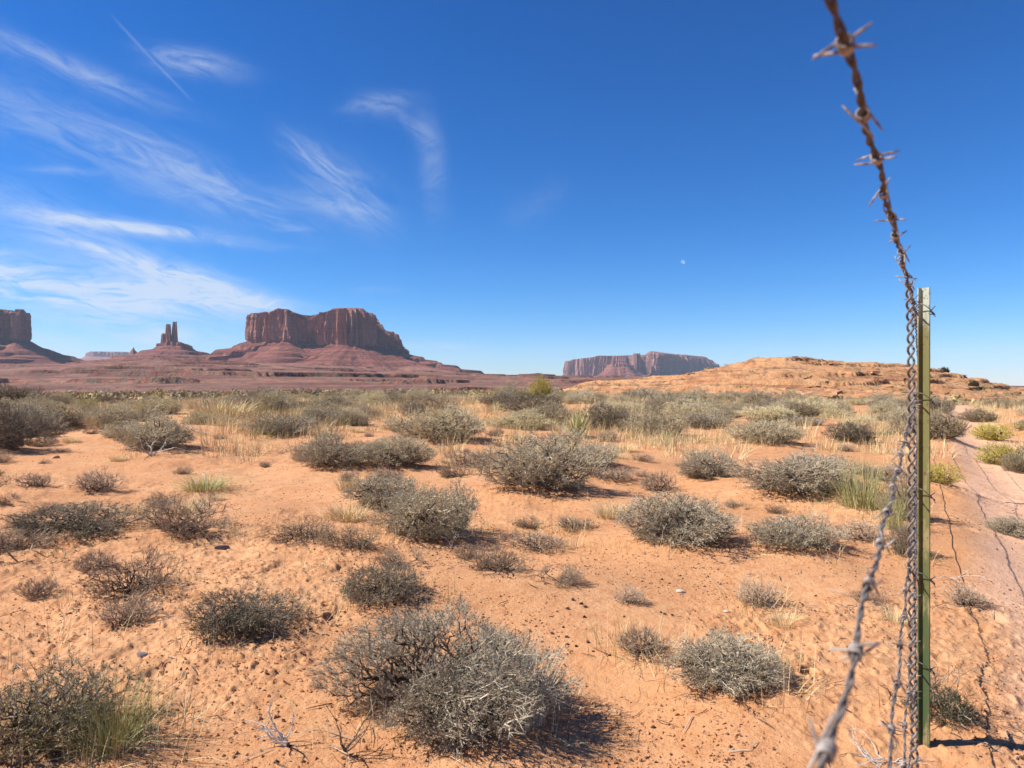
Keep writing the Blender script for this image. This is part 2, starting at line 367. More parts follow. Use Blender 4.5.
# ------------------------------------------------------------------ materials
MAT = {}
def newmat(name):
    m = bpy.data.materials.new(name); m.use_nodes = True; n = N(m.node_tree); n.gain = .78; n.nodes.clear()
    out = n.new('ShaderNodeOutputMaterial'); b = n.new('ShaderNodeBsdfPrincipled')
    n.l.new(b.outputs[0], out.inputs[0]); b.inputs['Roughness'].default_value = .9
    b.inputs['Specular IOR Level'].default_value = .15
    MAT[name] = m
    return m, n, b
def attr(n, nm):
    a = n.new('ShaderNodeAttribute', attribute_name=nm); return a.outputs['Fac']
def mat_ground():
    m, n, b = newmat('ground')
    g = n.new('ShaderNodeNewGeometry'); P = g.outputs['Position']
    sN = n.new('ShaderNodeSeparateXYZ'); n.l.new(g.outputs['Normal'], sN.inputs[0])
    sP = n.new('ShaderNodeSeparateXYZ'); n.l.new(P, sP.inputs[0])
    n1 = n.noise(P, .9, 5, .6); n2 = n.noise(P, 14, 4, .6); n3 = n.noise(P, 110, 3, .7)
    c = n.mix(n.ramp(n1, .35, .68), (.605, .300, .138), (.65, .352, .176))
    n0 = n.noise(P, .28, 5, .6)
    c = n.mix(n.m('MULTIPLY', n.ramp(n0, .50, .66), .55), c, (.53, .245, .108))
    c = n.mix(n.m('MULTIPLY', n.ramp(n.noise(n.vscale(P, (1, 1, 1)), 5.0, 6, .72), .55, .68), .5), c, (.49, .225, .10))
    c = n.mix(n.ramp(n2, .42, .75), c, (.52, .235, .10))
    c = n.mix(n.m('MULTIPLY', n.ramp(n3, .55, .75), .55), c, (.40, .17, .08))
    c = n.mix(n.m('MULTIPLY', n.ramp(n.noise(P, 300, 2, .6), .62, .74), .5), c, (.68, .45, .28))
    # track
    tk = n.mix(n.ramp(n2, .35, .7), (.78, .47, .30), (.70, .40, .24))
    c = n.mix(attr(n, 'track'), c, tk)
    # rocky rise
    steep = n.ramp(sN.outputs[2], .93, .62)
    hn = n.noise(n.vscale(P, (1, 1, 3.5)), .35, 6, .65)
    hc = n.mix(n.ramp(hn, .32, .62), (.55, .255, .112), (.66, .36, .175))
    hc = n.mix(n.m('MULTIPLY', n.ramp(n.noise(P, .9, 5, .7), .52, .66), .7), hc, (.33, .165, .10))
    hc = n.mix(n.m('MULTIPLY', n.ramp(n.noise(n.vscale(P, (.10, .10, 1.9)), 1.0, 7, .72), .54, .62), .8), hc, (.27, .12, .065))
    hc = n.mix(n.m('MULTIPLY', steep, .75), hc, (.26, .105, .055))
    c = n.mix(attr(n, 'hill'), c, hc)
    # far red country with layers and scrub
    ln = n.noise(n.vscale(P, (.003, .003, .16)), 1.0, 6, .75)
    fc = n.mix(n.ramp(ln, .42, .58), (.19, .066, .046), (.40, .175, .115))
    fc = n.mix(n.m('MULTIPLY', n.ramp(n.noise(P, .006, 6, .7), .42, .6), .7), fc, (.36, .185, .125))
    fc = n.mix(n.m('MULTIPLY', n.ramp(sN.outputs[2], .99, .9), .8), fc, (.14, .052, .042))  # steep ledges painted darker to carry the shade of grazing sun
    fc = n.mix(n.m('MULTIPLY', n.ramp(n.noise(n.vscale(P, (1, 1, 2.5)), .022, 8, .78), .50, .60), .75), fc, (.13, .055, .045))
    fc = n.mix(n.m('MULTIPLY', n.ramp(n.noise(n.vscale(P, (1, 1, 3)), .013, 8, .75), .54, .66), .6), fc, (.46, .21, .13))
    scr = n.ramp(n.noise(P, .09, 5, .75), .47, .60)
    scrm = n.m('MULTIPLY', scr, n.ramp(sP.outputs[2], 95, 10, 0.1, .9))
    fc = n.mix(scrm, fc, (.135, .115, .085))
    c = n.mix(attr(n, 'far'), c, fc)
    n.l.new(c, b.inputs['Base Color'])
    near_ = n.m('SUBTRACT', 1.0, attr(n, 'far'))
    h = n.m('ADD', n.m('MULTIPLY', n.noise(P, 160, 4, .75), .004), n.m('MULTIPLY', n.noise(P, 38, 4, .65), .012))
    h = n.m('ADD', h, n.m('MULTIPLY', n.m('MULTIPLY', n.noise(P, 2.0, 5, .7), .5), attr(n, 'hill')))
    h = n.m('ADD', h, n.m('MULTIPLY', n.m('MULTIPLY', n.noise(P, .03, 6, .7), 18), attr(n, 'far')))
    bp = n.new('ShaderNodeBump'); bp.inputs['Strength'].default_value = .8; bp.inputs['Distance'].default_value = 1.0
    n.l.new(h, bp.inputs['Height']); n.l.new(bp.outputs[0], b.inputs['Normal'])
mat_ground()
def mat_rock(name, cliff1, cliff2, dark, tal1, tal2, sc=1.0):
    m, n, b = newmat(name)
    g = n.new('ShaderNodeNewGeometry'); P = n.vscale(g.outputs['Position'], (sc, sc, sc))
    sN = n.new('ShaderNodeSeparateXYZ'); n.l.new(g.outputs['Normal'], sN.inputs[0])
    vst = n.noise(n.vscale(P, (.035, .035, .004)), 1.0, 5, .65)
    c = n.mix(n.ramp(vst, .36, .64), cliff1, cliff2)
    c = n.mix(n.m('MULTIPLY', n.ramp(n.noise(n.vscale(P, (.06, .06, .012)), 1.0, 5, .7), .50, .66), .75), c, dark)
    bed = n.noise(n.vscale(P, (.0015, .0015, .13)), 1.0, 4, .7)
    c = n.mix(n.m('MULTIPLY', n.ramp(bed, .52, .62), .35), c, dark)
    t = n.mix(n.ramp(n.noise(n.vscale(P, (.0022, .0022, .085)), 1.0, 5, .75), .38, .62), tal1, tal2)
    t = n.mix(n.m('MULTIPLY', n.ramp(n.noise(P, .035, 8, .8), .49, .60), .75), t, dark)
    c = n.mix(n.ramp(sN.outputs[2], .30, .52), c, t)
    n.l.new(c, b.inputs['Base Color'])
    h = n.m('ADD', n.m('MULTIPLY', n.noise(n.vscale(P, (.05, .05, .012)), 1.0, 6, .7), 14), n.m('MULTIPLY', n.noise(P, .05, 6, .75), 12))
    bp = n.new('ShaderNodeBump'); bp.inputs['Strength'].default_value = .9; bp.inputs['Distance'].default_value = 1.0
    n.l.new(h, bp.inputs['Height']); n.l.new(bp.outputs[0], b.inputs['Normal'])
mat_rock('red_sandstone', (.44, .185, .12), (.56, .26, .17), (.15, .058, .042), (.20, .062, .042), (.35, .13, .088))
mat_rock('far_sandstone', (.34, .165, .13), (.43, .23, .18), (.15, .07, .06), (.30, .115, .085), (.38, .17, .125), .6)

def mat_plant(name, c1, c2, c3=None, vary=.25, rough=.8, trans=0.0):
    m, n, b = newmat(name)
    oi = n.new('ShaderNodeObjectInfo'); g = n.new('ShaderNodeNewGeometry')
    tcd = n.new('ShaderNodeTexCoord')
    nz = n.noise(tcd.outputs['Object'], 9, 3, .6)
    f = n.m('ADD', n.m('MULTIPLY', n.m('SUBTRACT', nz, .5), 1.4), g.outputs['Random Per Island'])
    c = n.mix(n.m('MULTIPLY', f, 1.0, clamp=True), c1, c2)
    if c3: c = n.mix(n.m('MULTIPLY', n.ramp(oi.outputs['Random'], .45, 1.0), .6), c, c3)
    hsn = n.new('ShaderNodeHueSaturation'); n.put(hsn.inputs['Value'], n.m('ADD', 1 - vary, n.m('MULTIPLY', oi.outputs['Random'], 2 * vary)))
    n.l.new(c, hsn.inputs['Color']); n.l.new(hsn.outputs[0], b.inputs['Base Color'])
    b.inputs['Roughness'].default_value = rough
mat_plant('woody_stem', (.065, .042, .030), (.14, .10, .075))
mat_plant('grey_twig', (.34, .265, .185), (.85, .73, .54), (.72, .62, .40), .22)
mat_plant('grey_leaf', (.23, .185, .11), (.50, .41, .26), (.44, .37, .19), .22)
mat_plant('dark_leaf', (.11, .10, .05), (.27, .235, .12))
mat_plant('dark_twig', (.18, .135, .10), (.46, .36, .27))
mat_plant('red_twig', (.26, .165, .11), (.56, .41, .28))
mat_plant('olive_leaf', (.31, .26, .10), (.60, .49, .22))
mat_plant('straw', (.66, .49, .24), (.95, .76, .44), (.66, .52, .24), .12)
mat_plant('green_stem', (.30, .30, .10), (.60, .55, .26), (.48, .46, .18), .12)
mat_plant('yucca_leaf', (.42, .42, .16), (.66, .62, .32), None, .05)
mat_plant('pale_stem', (.50, .46, .34), (.80, .75, .60), None, .1)
mat_plant('yellow_flower', (.66, .48, .03), (.88, .68, .10), None, .1)
mat_plant('white_wood', (.50, .46, .41), (.70, .66, .60), None, .1)
mat_plant('far_brush_leaf', (.28, .25, .14), (.46, .40, .24))
mat_plant('sage_leaf', (.42, .35, .18), (.74, .62, .38), (.74, .62, .30), .15)
mat_plant('juniper_leaf', (.045, .06, .02), (.10, .12, .045))

# ------------------------------------------------------------------ haze (encloses everything but sky and moon)
def haze():
    me = bpy.data.meshes.new('haze')
    x0, x1, y0, y1, z0, z1 = -15500, 15500, -15500, 15500, -60, 760
    v = [(a, b, c) for a in (x0, x1) for b in (y0, y1) for c in (z0, z1)]
    me.from_pydata(v, [], [(0, 1, 3, 2), (4, 6, 7, 5), (0, 4, 5, 1), (2, 3, 7, 6), (0, 2, 6, 4), (1, 5, 7, 3)])
    m = bpy.data.materials.new('haze'); m.use_nodes = True; t = m.node_tree; t.nodes.clear()
    out = t.nodes.new('ShaderNodeOutputMaterial'); pv = t.nodes.new('ShaderNodeVolumePrincipled')
    pv.inputs['Color'].default_value = (.72, .84, 1, 1); pv.inputs['Density'].default_value = HAZE
    t.links.new(pv.outputs[0], out.inputs['Volume']); me.materials.append(m)
    return tag(link('haze', me), 'thin bluish desert air in front of the far buttes', kind='stuff')
HAZE = 2.6e-5

ground_sheet()

# ------------------------------------------------------------------ buttes
def PXW(px, py, D): return (px - 512) / F * D, CAMZ + (384 - py) / F * D
def resample(P, n, jit=0.0):
    P = np.asarray(P, float); Q = np.vstack([P, P[:1]])
    s = np.concatenate([[0], np.cumsum(np.hypot(*np.diff(Q, axis=0).T))])
    t = np.linspace(0, s[-1], n, endpoint=False)
    out = np.stack([np.interp(t, s, Q[:, 0]), np.interp(t, s, Q[:, 1])], -1)
    for _ in range(max(2, n // 160)): out = .25 * np.roll(out, 1, 0) + .5 * out + .25 * np.roll(out, -1, 0)
    return out, t, s[-1]
def butte(name, D, poly, top, base, foot_y, talus_w, amp, lam, seed, mat, label=None, N_=900, cap=9.0, parent=None, taper=0.0,
          nt=70, nc=46, talus_pow=1.25, conc=1.35, rough_top=3.0):
    """poly: [(px, depth offset m)] front edge left to right, then back; top/base: [(px,py)] skylines of cliff top and cliff foot"""
    pts = [((px - 512) / F * (D + dy), D + dy) for px, dy in poly]
    P, t, L = resample(pts, N_)
    cx = P.mean(0)
    tan = np.roll(P, -3, 0) - np.roll(P, 3, 0); tan /= np.linalg.norm(tan, axis=1)[:, None] + 1e-9
    area = np.sum(P[:, 0] * np.roll(P[:, 1], -1) - np.roll(P[:, 0], -1) * P[:, 1])
    nrm = np.stack([tan[:, 1], -tan[:, 0]], -1) * (1 if area > 0 else -1)
    # smooth normals for the talus
    sn = nrm.copy()
    for _ in range(60): sn = .25 * np.roll(sn, 2, 0) + .5 * sn + .25 * np.roll(sn, -2, 0)
    sn /= np.linalg.norm(sn, axis=1)[:, None] + 1e-9
    pxs = 512 + F * P[:, 0] / P[:, 1]
    tx, tyv = np.array(top, float).T; bx, byv = np.array(base, float).T
    zt = CAMZ + (384 - np.interp(pxs, tx, tyv)) / F * P[:, 1]
    zb = CAMZ + (384 - np.interp(pxs, bx, byv)) / F * P[:, 1]
    ang = t / L * 2 * math.pi; Rr = L / (2 * math.pi)
    ux, uy = np.cos(ang) * Rr, np.sin(ang) * Rr       # closed noise coordinate
    rings = []
    zf = CAMZ + (384 - foot_y) / F * D
    gul = fbm(ux / (lam * 1.1), uy / (lam * 1.1), 4, seed + 50)
    zb = zb + fbm(ux / (lam * .6), uy / (lam * .6), 3, seed + 90) * amp * .35
    for k in range(nt):
        s = k / nt
        z = zf + (zb - zf) * s
        # ledges inside the talus
        hgt = (zb - zf)
        st = s * 7 + .9 * fbm(ux / (lam * 4), uy / (lam * 4), 3, seed + 7)
        fr = st - np.floor(st); led = (np.clip((fr - .3) * 3.2, 0, 1) - fr) * (.22 + .5 * ss(-.2, .2, fbm(ux / (lam * 1.6), uy / (lam * 1.6) + s, 2, seed + 77))) / 7
        off = talus_w * np.clip(1 - s - led * (1 - s) ** .3 * (.5 + (s > .08)), 0, 2) ** conc
        off = off * (1 + .9 * gul * (1 - s * .5)) + amp * 1.6 * (.25 - np.abs(fbm(ux / (lam * .5), uy / (lam * .5) + s * .5, 4, seed + 33))) * np.sin(math.pi * min(1, s + .15)) + amp * .5 * fbm(ux / (lam * .35), uy / (lam * .35) + s * 3, 4, seed + 21)
        q = P + sn * off[:, None]
        rings.append(np.column_stack([q, z]))
    zr = zt + rough_top * fbm(ux / (lam * .5), uy / (lam * .5), 3, seed + 5)
    for k in range(nc + 1):
        s = k / nc
        z = zb + (zr - zb) * s
        n0 = fbm(ux / lam, uy / lam + s * .15, 2, seed)
        n1 = np.abs(fbm(ux / (lam * .45), uy / (lam * .45) + s * .25, 3, seed + 11))
        n2 = np.abs(fbm(ux / (lam * .16) + s * .3, uy / (lam * .16), 3, seed + 17))
        d = amp * (1.3 * n0 + 1.9 * (.28 - n1)) + amp * .6 * (.25 - n2)
        bedding = amp * .12 * (vn(np.full_like(ux, s * 9.0), ux * .004, seed + 3) + .6 * vn(np.full_like(ux, s * 23.0), ux * .004, seed + 4))
        lean = -amp * .35 * s - amp * .16 * max(0, s - .9) * 6
        q = (cx + (P - cx) * (1 - taper * s ** 1.3)) + nrm * ((d - amp * .25) * min(1, .8 + s * 3) + bedding + lean)[:, None]
        rings.append(np.column_stack([q, z]))
    last = rings[-1]
    for (kx, dz) in ((.97, 0), (.955, cap * .6), (.93, cap * .7), (.915, cap), (.6, cap * 1.02), (.2, cap * 1.02)):
        q = cx + (last[:, :2] - cx) * kx
        zc = CAMZ + (384 - np.interp(512 + F * q[:, 0] / q[:, 1], tx, tyv)) / F * q[:, 1] * (D / q[:, 1]) ** .5
        rings.append(np.column_stack([q, np.minimum(zc, last[:, 2] + 40) - cap + dz]))
    v = np.vstack(rings); nr = len(rings)
    i = np.arange(nr - 1)[:, None]; j = np.arange(N_)[None, :]; j2 = (j + 1) % N_
    f = np.stack([i * N_ + j, i * N_ + j2, (i + 1) * N_ + j2, (i + 1) * N_ + j], -1).reshape(-1, 4)
    if area < 0: f = f[:, ::-1]
    top_f = np.stack([np.arange(N_), np.roll(np.arange(N_), -1), np.full(N_, 0)], -1)
    c0 = len(v); v = np.vstack([v, [[cx[0], cx[1], last[:, 2].mean() + cap]]])
    tf = top_f + (nr - 1) * N_; tf[:, 2] = c0
    if area < 0: tf = tf[:, ::-1]
    me = mesh_np(name, v, [f, tf], [MAT[mat]], smooth=False)
    o = link(name, me, parent)
    if parent is None: tag(o, label, kind='structure')
    return o

butte('butte', 4000, [(249, 170), (253, -10), (268, -30), (285, -95), (296, -60), (305, 60), (318, -30), (345, -170), (362, -140), (384, 40), (396, 170), (404, 300), (404, 520), (330, 560), (252, 520)],
      [(246, 319), (251, 313.5), (270, 312.5), (275, 309.5), (288, 309.5), (292, 312.5), (299, 314.5), (303, 318), (310, 317), (316, 314), (329, 312), (332, 309), (363, 309), (366, 312), (374, 315.5), (382, 323), (386, 331), (396, 333), (399, 338), (403, 349)],
      [(246, 341), (262, 341), (290, 342), (320, 343), (350, 345), (385, 347), (396, 348), (404, 352)],
      387, 720, 48, 75, 100, 'red_sandstone', 'biggest red sandstone butte with a flat top and a dip near its left end', cap=8, conc=1.15, rough_top=8)
butte('butte', 4100, [(-70, 200), (-40, -60), (-10, -160), (6, -60), (14, -120), (22, -40), (28, 90), (26, 300), (-60, 320)],
      [(-70, 312), (-20, 311), (0, 309.5), (7, 310), (9, 314.5), (12, 316), (14, 313), (18, 312.5), (20, 314), (22, 309.5), (26, 310), (28, 318)],
      [(-70, 338), (0, 338), (28, 340)],
      386, 850, 30, 55, 200, 'red_sandstone', 'red butte cut off by the left frame edge above a long slope', cap=5, N_=700)
kb = butte('butte', 4300, [(157, 60), (166, -50), (180, -40), (192, 60), (184, 150), (162, 150)],
      [(157, 343.5), (168, 342), (180, 342), (192, 346)],
      [(157, 346), (168, 345), (180, 345.5), (192, 348)],
      384, 900, 16, 60, 300, 'red_sandstone', 'small butte with slim rock spires between the left edge and the biggest butte', cap=3, N_=520)
for (x0, x1, yt, yb, dy, sd_) in ((160.5, 166, 334, 346, 0, 1), (165, 172, 324.5, 345, -10, 2), (171.5, 178, 322, 345, 4, 3), (163, 180, 335.5, 347, 22, 4)):
    mx = (x0 + x1) / 2; hw = (x1 - x0) / 2
    butte('spire', 4300, [(mx - hw, dy + 14), (mx - hw * .6, dy - 14), (mx + hw * .5, dy - 14), (mx + hw, dy + 8), (mx + hw * .7, dy + 34), (mx - hw * .7, dy + 34)],
          [(0, yt), (999, yt)], [(0, yb), (999, yb)], yb + 3, 12, 5.5, 16, 400 + sd_ * 10, 'red_sandstone', parent=kb, N_=150, nt=6, nc=30, cap=1.5, rough_top=9, taper=.30)
butte('butte', 5200, [(130, 30), (133, -20), (137, 0), (139, 40), (134, 60)], [(129, 354), (133, 347.5), (135, 350), (139, 354)], [(129, 355), (139, 355)],
      376, 900, 5, 40, 500, 'red_sandstone', 'tiny rock knob on the ridge left of the slim spires', cap=1, N_=300)
butte('mesa', 13000, [(86, 300), (92, -200), (130, -200), (150, 300), (150, 900), (88, 900)],
      [(86, 353), (92, 351.5), (126, 352), (150, 354)], [(86, 356), (150, 357)], 372, 900, 40, 200, 600, 'far_sandstone',
      'low flat bluish mesa on the horizon left of the slim spires', cap=5, N_=400)
butte('mesa', 9000, [(567, 500), (569, 60), (590, -60), (612, -350), (634, -560), (645, -300), (649, -420), (654, -700), (664, -560), (672, -380), (680, -60), (690, 60), (698, 460), (707, 760), (717, 1500), (718, 2300), (640, 2500), (568, 1900)],
      [(566, 362), (572, 359.5), (590, 357.5), (598, 355.5), (612, 356), (636, 355.5), (645, 355), (650, 352), (662, 353), (690, 355.5), (704, 356.5), (712, 361), (719, 365)],
      [(566, 377), (640, 374), (655, 374), (690, 375), (719, 375)], 392, 700, 95, 190, 700, 'far_sandstone',
      'long distant mesa, left half lit and right half in shade, right of the centre', cap=14, N_=1000)
hb = butte('butte', 8000, [(606, 100), (612, -60), (628, -60), (634, 100), (620, 200)], [(600, 366), (614, 363.5), (626, 363.5), (640, 367)], [(600, 368), (614, 366), (626, 366), (640, 369)],
      388, 430, 16, 70, 800, 'red_sandstone', 'reddish cone of rubble in front of the distant mesa', cap=3, N_=420)
butte('spire', 8300, [(633, 30), (635, -30), (639, -30), (641, 20), (638, 60)], [(0, 353.5), (999, 353.5)], [(0, 372), (999, 372)], 380, 60, 12, 36, 850, 'far_sandstone',
      'thin rock column standing against the middle of the distant mesa', N_=160, cap=4)
butte('spire', 9500, [(720, 30), (721, -30), (723.5, -30), (724, 20), (722, 60)], [(0, 366.5), (999, 366.5)], [(0, 376), (999, 376)], 384, 60, 8, 36, 870, 'far_sandstone',
      'tiny detached rock needle right of the distant mesa', N_=120, cap=3)
# low red benches in front
butte('ridge', 2600, [(380, 250), (400, -60), (440, -20), (470, 0), (500, -60), (541, -40), (556, 60), (570, 300), (480, 500), (390, 420)],
      [(380, 371), (430, 371.5), (470, 374.8), (520, 375.2), (538, 373), (552, 376), (570, 378)], [(380, 374), (470, 376.6), (540, 376), (570, 379)], 386, 260, 16, 60, 900, 'red_sandstone',
      'low layered red ridge at the foot of the sky between the buttes', cap=2, N_=800)

# ------------------------------------------------------------------ the moon (lit side adds to the sky, dark side stays clear)
def moon():
    D = 40000; x, z = PXW(683, 262, D)
    me = bpy.data.meshes.new('moon'); import bmesh
    bm = bmesh.new(); bmesh.ops.create_uvsphere(bm, u_segments=48, v_segments=24, radius=1.9 / F * D)
    for f in bm.faces: f.smooth = True
    bm.to_mesh(me); bm.free()
    m = bpy.data.materials.new('moon'); m.use_nodes = True; n = N(m.node_tree); n.nodes.clear()
    out = n.new('ShaderNodeOutputMaterial'); tr = n.new('ShaderNodeBsdfTransparent'); df = n.new('ShaderNodeBsdfDiffuse'); ad = n.new('ShaderNodeAddShader')
    t_ = n.new('ShaderNodeTexCoord')
    n.l.new(n.mix(n.noise(t_.outputs['Object'], .004, 4), (.20, .21, .22), (.07, .07, .08)), df.inputs[0])
    n.l.new(tr.outputs[0], ad.inputs[0]); n.l.new(df.outputs[0], ad.inputs[1]); n.l.new(ad.outputs[0], out.inputs[0])
    me.materials.append(m)
    o = link('moon', me); o.location = (x, D, z)
    tag(o, 'faint pale half moon low in the blue sky right of the centre', 'moon')
moon()

# ------------------------------------------------------------------ plants
def prisms(p0, p1, r0, r1, sides=3):
    """tapered prisms for segment arrays"""
    n = len(p0); d = p1 - p0; L = np.linalg.norm(d, axis=1, keepdims=True) + 1e-9; d = d / L
    ref = np.where(np.abs(d[:, 2:3]) < .8, np.array([[0, 0, 1.]]), np.array([[1., 0, 0]]))
    a = np.cross(d, ref); a /= np.linalg.norm(a, axis=1, keepdims=True) + 1e-9; b = np.cross(d, a)
    vs = []
    for (p, r) in ((p0, r0), (p1, r1)):
        for k in range(sides):
            t = 2 * math.pi * k / sides
            vs.append(p + (a * math.cos(t) + b * math.sin(t)) * r[:, None])
    v = np.stack(vs, 1).reshape(-1, 3)
    base = (np.arange(n) * 2 * sides)[:, None]
    f = np.concatenate([base + np.array([[k, (k + 1) % sides, sides + (k + 1) % sides, sides + k]]) for k in range(sides)], 0)
    return v, f
def leaves(p, d, ln, wd):
    """small lens shaped leaf quads"""
    n = len(p); r = rng.normal(size=(n, 3)); s = np.cross(d, r); s /= np.linalg.norm(s, axis=1, keepdims=True) + 1e-9
    v = np.stack([p, p + d * ln[:, None] * .5 + s * wd[:, None] * .5, p + d * ln[:, None], p + d * ln[:, None] * .5 - s * wd[:, None] * .5], 1).reshape(-1, 3)
    f = np.arange(n * 4).reshape(-1, 4)
    return v, f
def unit(v): return v / (np.linalg.norm(v, axis=1, keepdims=True) + 1e-9)
def shrub_meshes(nm, n_pts=1300, R=.5, H=.42, tw=3, lf=3, seed=1, gap=.15, mats=('woody_stem', 'grey_twig', 'grey_leaf'), tr=.0016, lean=0.0, twl=.055, up=.45, ll=.012, lw=.004):
    g = np.random.default_rng(seed)
    # points in a lumpy half dome, thinned by a clump field
    P = []
    while len(P) < n_pts:
        u = g.normal(size=(n_pts * 3, 3)); u[:, 2] = np.abs(u[:, 2]) * .9 + .02; u = unit(u)
        rad = g.random(len(u)) ** .42
        lump = 1 + .62 * fbm(u[:, 0] * 2.4 + seed, u[:, 1] * 2.4 + u[:, 2] * 2, 3, seed)
        q = u * (rad * lump)[:, None] * np.array([R, R, H]); q[:, :2] *= (.58 + .42 * np.minimum(1, q[:, 2:3] / (.4 * H)))
        keep = vn(q[:, 0] / (R * .33) + 3 * seed, q[:, 1] / (R * .33) + q[:, 2] / (R * .4), seed + 5) > (-.5 + gap)
        P.extend(q[keep].tolist())
    P = np.array(P[:n_pts]); P[:, 2] = np.maximum(P[:, 2], .012)
    P = P[np.argsort(np.linalg.norm(P, axis=1))]
    roots = np.column_stack([g.normal(size=(9, 2)) * R * .07, np.full(9, -.03)])
    A = np.vstack([roots, P]); par = np.full(len(A), -1)
    rr = np.linalg.norm(A, axis=1)
    for i in range(9, len(A)):
        d = np.linalg.norm(A[:i] - A[i], axis=1)
        par[i] = int(np.argmin(d + .35 * np.maximum(0, rr[:i] - rr[i] * .95) * 4 + .10 * rr[:i]))
    cnt = np.ones(len(A))
    for i in range(len(A) - 1, 8, -1): cnt[par[i]] += cnt[i]
    idx = np.arange(9, len(A)); pr = par[idx]
    rad = tr * np.minimum(cnt, 260) ** .42
    v1, f1 = prisms(A[pr], A[idx], np.minimum(rad[pr], rad[idx] * 1.5), rad[idx])
    m1 = np.where(np.tile(cnt[idx] > 7, 3), 0, 1)
    # twiglets
    src = np.repeat(idx[cnt[idx] < 9], tw)
    b = A[src]; dirv = unit(A[src] - A[par[src]])
    dd = unit(dirv * .8 + unit(b * np.array([1, 1, 1.2])) * .5 + g.normal(size=b.shape) * .75 + np.array([0, 0, up]))
    tl = twl * (.5 + g.random(len(b)))
    e = b + dd * tl[:, None]; e[:, 2] = np.maximum(e[:, 2], .004)
    v2, f2 = prisms(b, e, np.full(len(b), tr * .8), np.full(len(b), tr * .35))
    va, fa, ma = [v2], [f2], [np.zeros(len(f2))]
    if lf:
        k = np.repeat(np.arange(len(b)), lf); t = g.random(len(k))
        p = b[k] + (e[k] - b[k]) * t[:, None]; ld = unit(dd[k] + g.normal(size=p.shape) * .8)
        v3, f3 = leaves(p, ld, ll * (.6 + g.random(len(k)) * .8), lw * (.7 + .6 * g.random(len(k))))
        fa.append(f3 + len(v2)); va.append(v3); ma.append(np.ones(len(f3)))
    wood = mesh_np(nm + '_branches', v1, f1, [MAT[mats[0]], MAT[mats[1]]], m1)
    fol = mesh_np(nm + '_foliage', np.vstack(va), fa, [MAT[mats[1]], MAT[mats[2]]], ma)
    whole = mesh_np(nm, np.vstack([v1] + va), [f1] + [x + len(v1) for x in fa], [MAT[m_] for m_ in mats], [m1] + [x + 1 for x in ma])
    return wood, fol, whole
def grass_arrays(n, R, H, g, spread=.5, wd=.0022, seg=3, droop=.5):
    a = g.random(n) * 2 * math.pi; rr = R * .25 * np.sqrt(g.random(n))
    p = np.column_stack([np.cos(a) * rr, np.sin(a) * rr, np.full(n, -.01)])
    a2 = a + g.normal(size=n) * .6; tilt = np.abs(g.normal(size=n)) * spread
    h = H * (.5 + .5 * g.random(n))
    d = np.column_stack([np.cos(a2) * np.sin(tilt), np.sin(a2) * np.sin(tilt), np.cos(tilt)])
    side = np.column_stack([-np.sin(a2), np.cos(a2), np.zeros(n)]) + g.normal(size=(n, 3)) * .4; side = unit(side)
    vs = []; fs = []
    cur = p; 
    for k in range(seg + 1):
        w_ = wd * (1 - k / (seg + .3)) * .5 * (1 + .0)
        vs += [cur + side * w_, cur - side * w_]
        cur = cur + d * (h / seg)[:, None]; d = unit(d + np.array([0, 0, -1.]) * (droop * tilt)[:, None] / seg + np.column_stack([np.cos(a2), np.sin(a2), 0 * a2]) * .1)
    v = np.stack(vs, 1); m = v.shape[1]
    base = (np.arange(n) * m)[:, None]
    f = np.concatenate([base + np.array([[2 * k, 2 * k + 1, 2 * k + 3, 2 * k + 2]]) for k in range(seg)], 0)
    return v.reshape(-1, 3), f
def grass_mesh(nm, n, R, H, mats, seed, **kw):
    g = np.random.default_rng(seed); v, f = grass_arrays(n, R, H, g, **kw)
    return mesh_np(nm, v, f, [MAT[mats]])
V = {}
G_M = ('woody_stem', 'grey_twig', 'grey_leaf')
V['big'] = [shrub_meshes('desert_shrub', 5200, .5, .43, 5, 2, 11, .26, G_M, .0013, twl=.046, ll=.010, lw=.005)]
V['grey'] = [shrub_meshes('desert_shrub', 2300, .5, .46, 5, 3, 20 + i, .17 + .04 * i, G_M, .0017, twl=.062, ll=.012, lw=.007) for i in range(5)]
V['dark'] = [shrub_meshes('desert_shrub', 1900, .5, .42, 5, 3, 40 + i, .16, ('woody_stem', 'dark_twig', 'dark_leaf'), .0017, twl=.055, ll=.013, lw=.006) for i in range(3)]
V['sparse'] = [shrub_meshes('desert_shrub', 1250, .5, .40, 4, 2, 50 + i, .34, ('woody_stem', 'red_twig', 'grey_leaf'), .0014, twl=.05, ll=.011) for i in range(3)]
V['olive'] = [shrub_meshes('desert_shrub', 1400, .5, .5, 4, 4, 60 + i, .10, ('woody_stem', 'dark_twig', 'olive_leaf'), .0022, twl=.07, up=.9, ll=.018, lw=.005) for i in range(3)]
V['sage'] = [shrub_meshes('desert_shrub', 1700, .5, .46, 5, 4, 110 + i, .12, ('woody_stem', 'grey_twig', 'sage_leaf'), .0018, twl=.062, up=.7, ll=.018, lw=.006) for i in range(3)]
V['green'] = [shrub_meshes('desert_shrub', 700, .5, .32, 4, 5, 66, .1, ('woody_stem', 'dark_twig', 'juniper_leaf'), .002, twl=.05, ll=.02, lw=.006)]
V['yellow'] = [shrub_meshes('flowering_shrub', 1100, .5, .5, 4, 4, 70 + i, .1, ('woody_stem', 'green_stem', 'yellow_flower'), .0022, twl=.07, up=.8, ll=.015, lw=.009) for i in range(2)]
V['tuft'] = [shrub_meshes('desert_shrub', 380, .5, .5, 4, 1, 80 + i, .2, ('woody_stem', 'red_twig', 'pale_stem'), .0038, twl=.13, up=1.0, ll=.03, lw=.008) for i in range(2)]
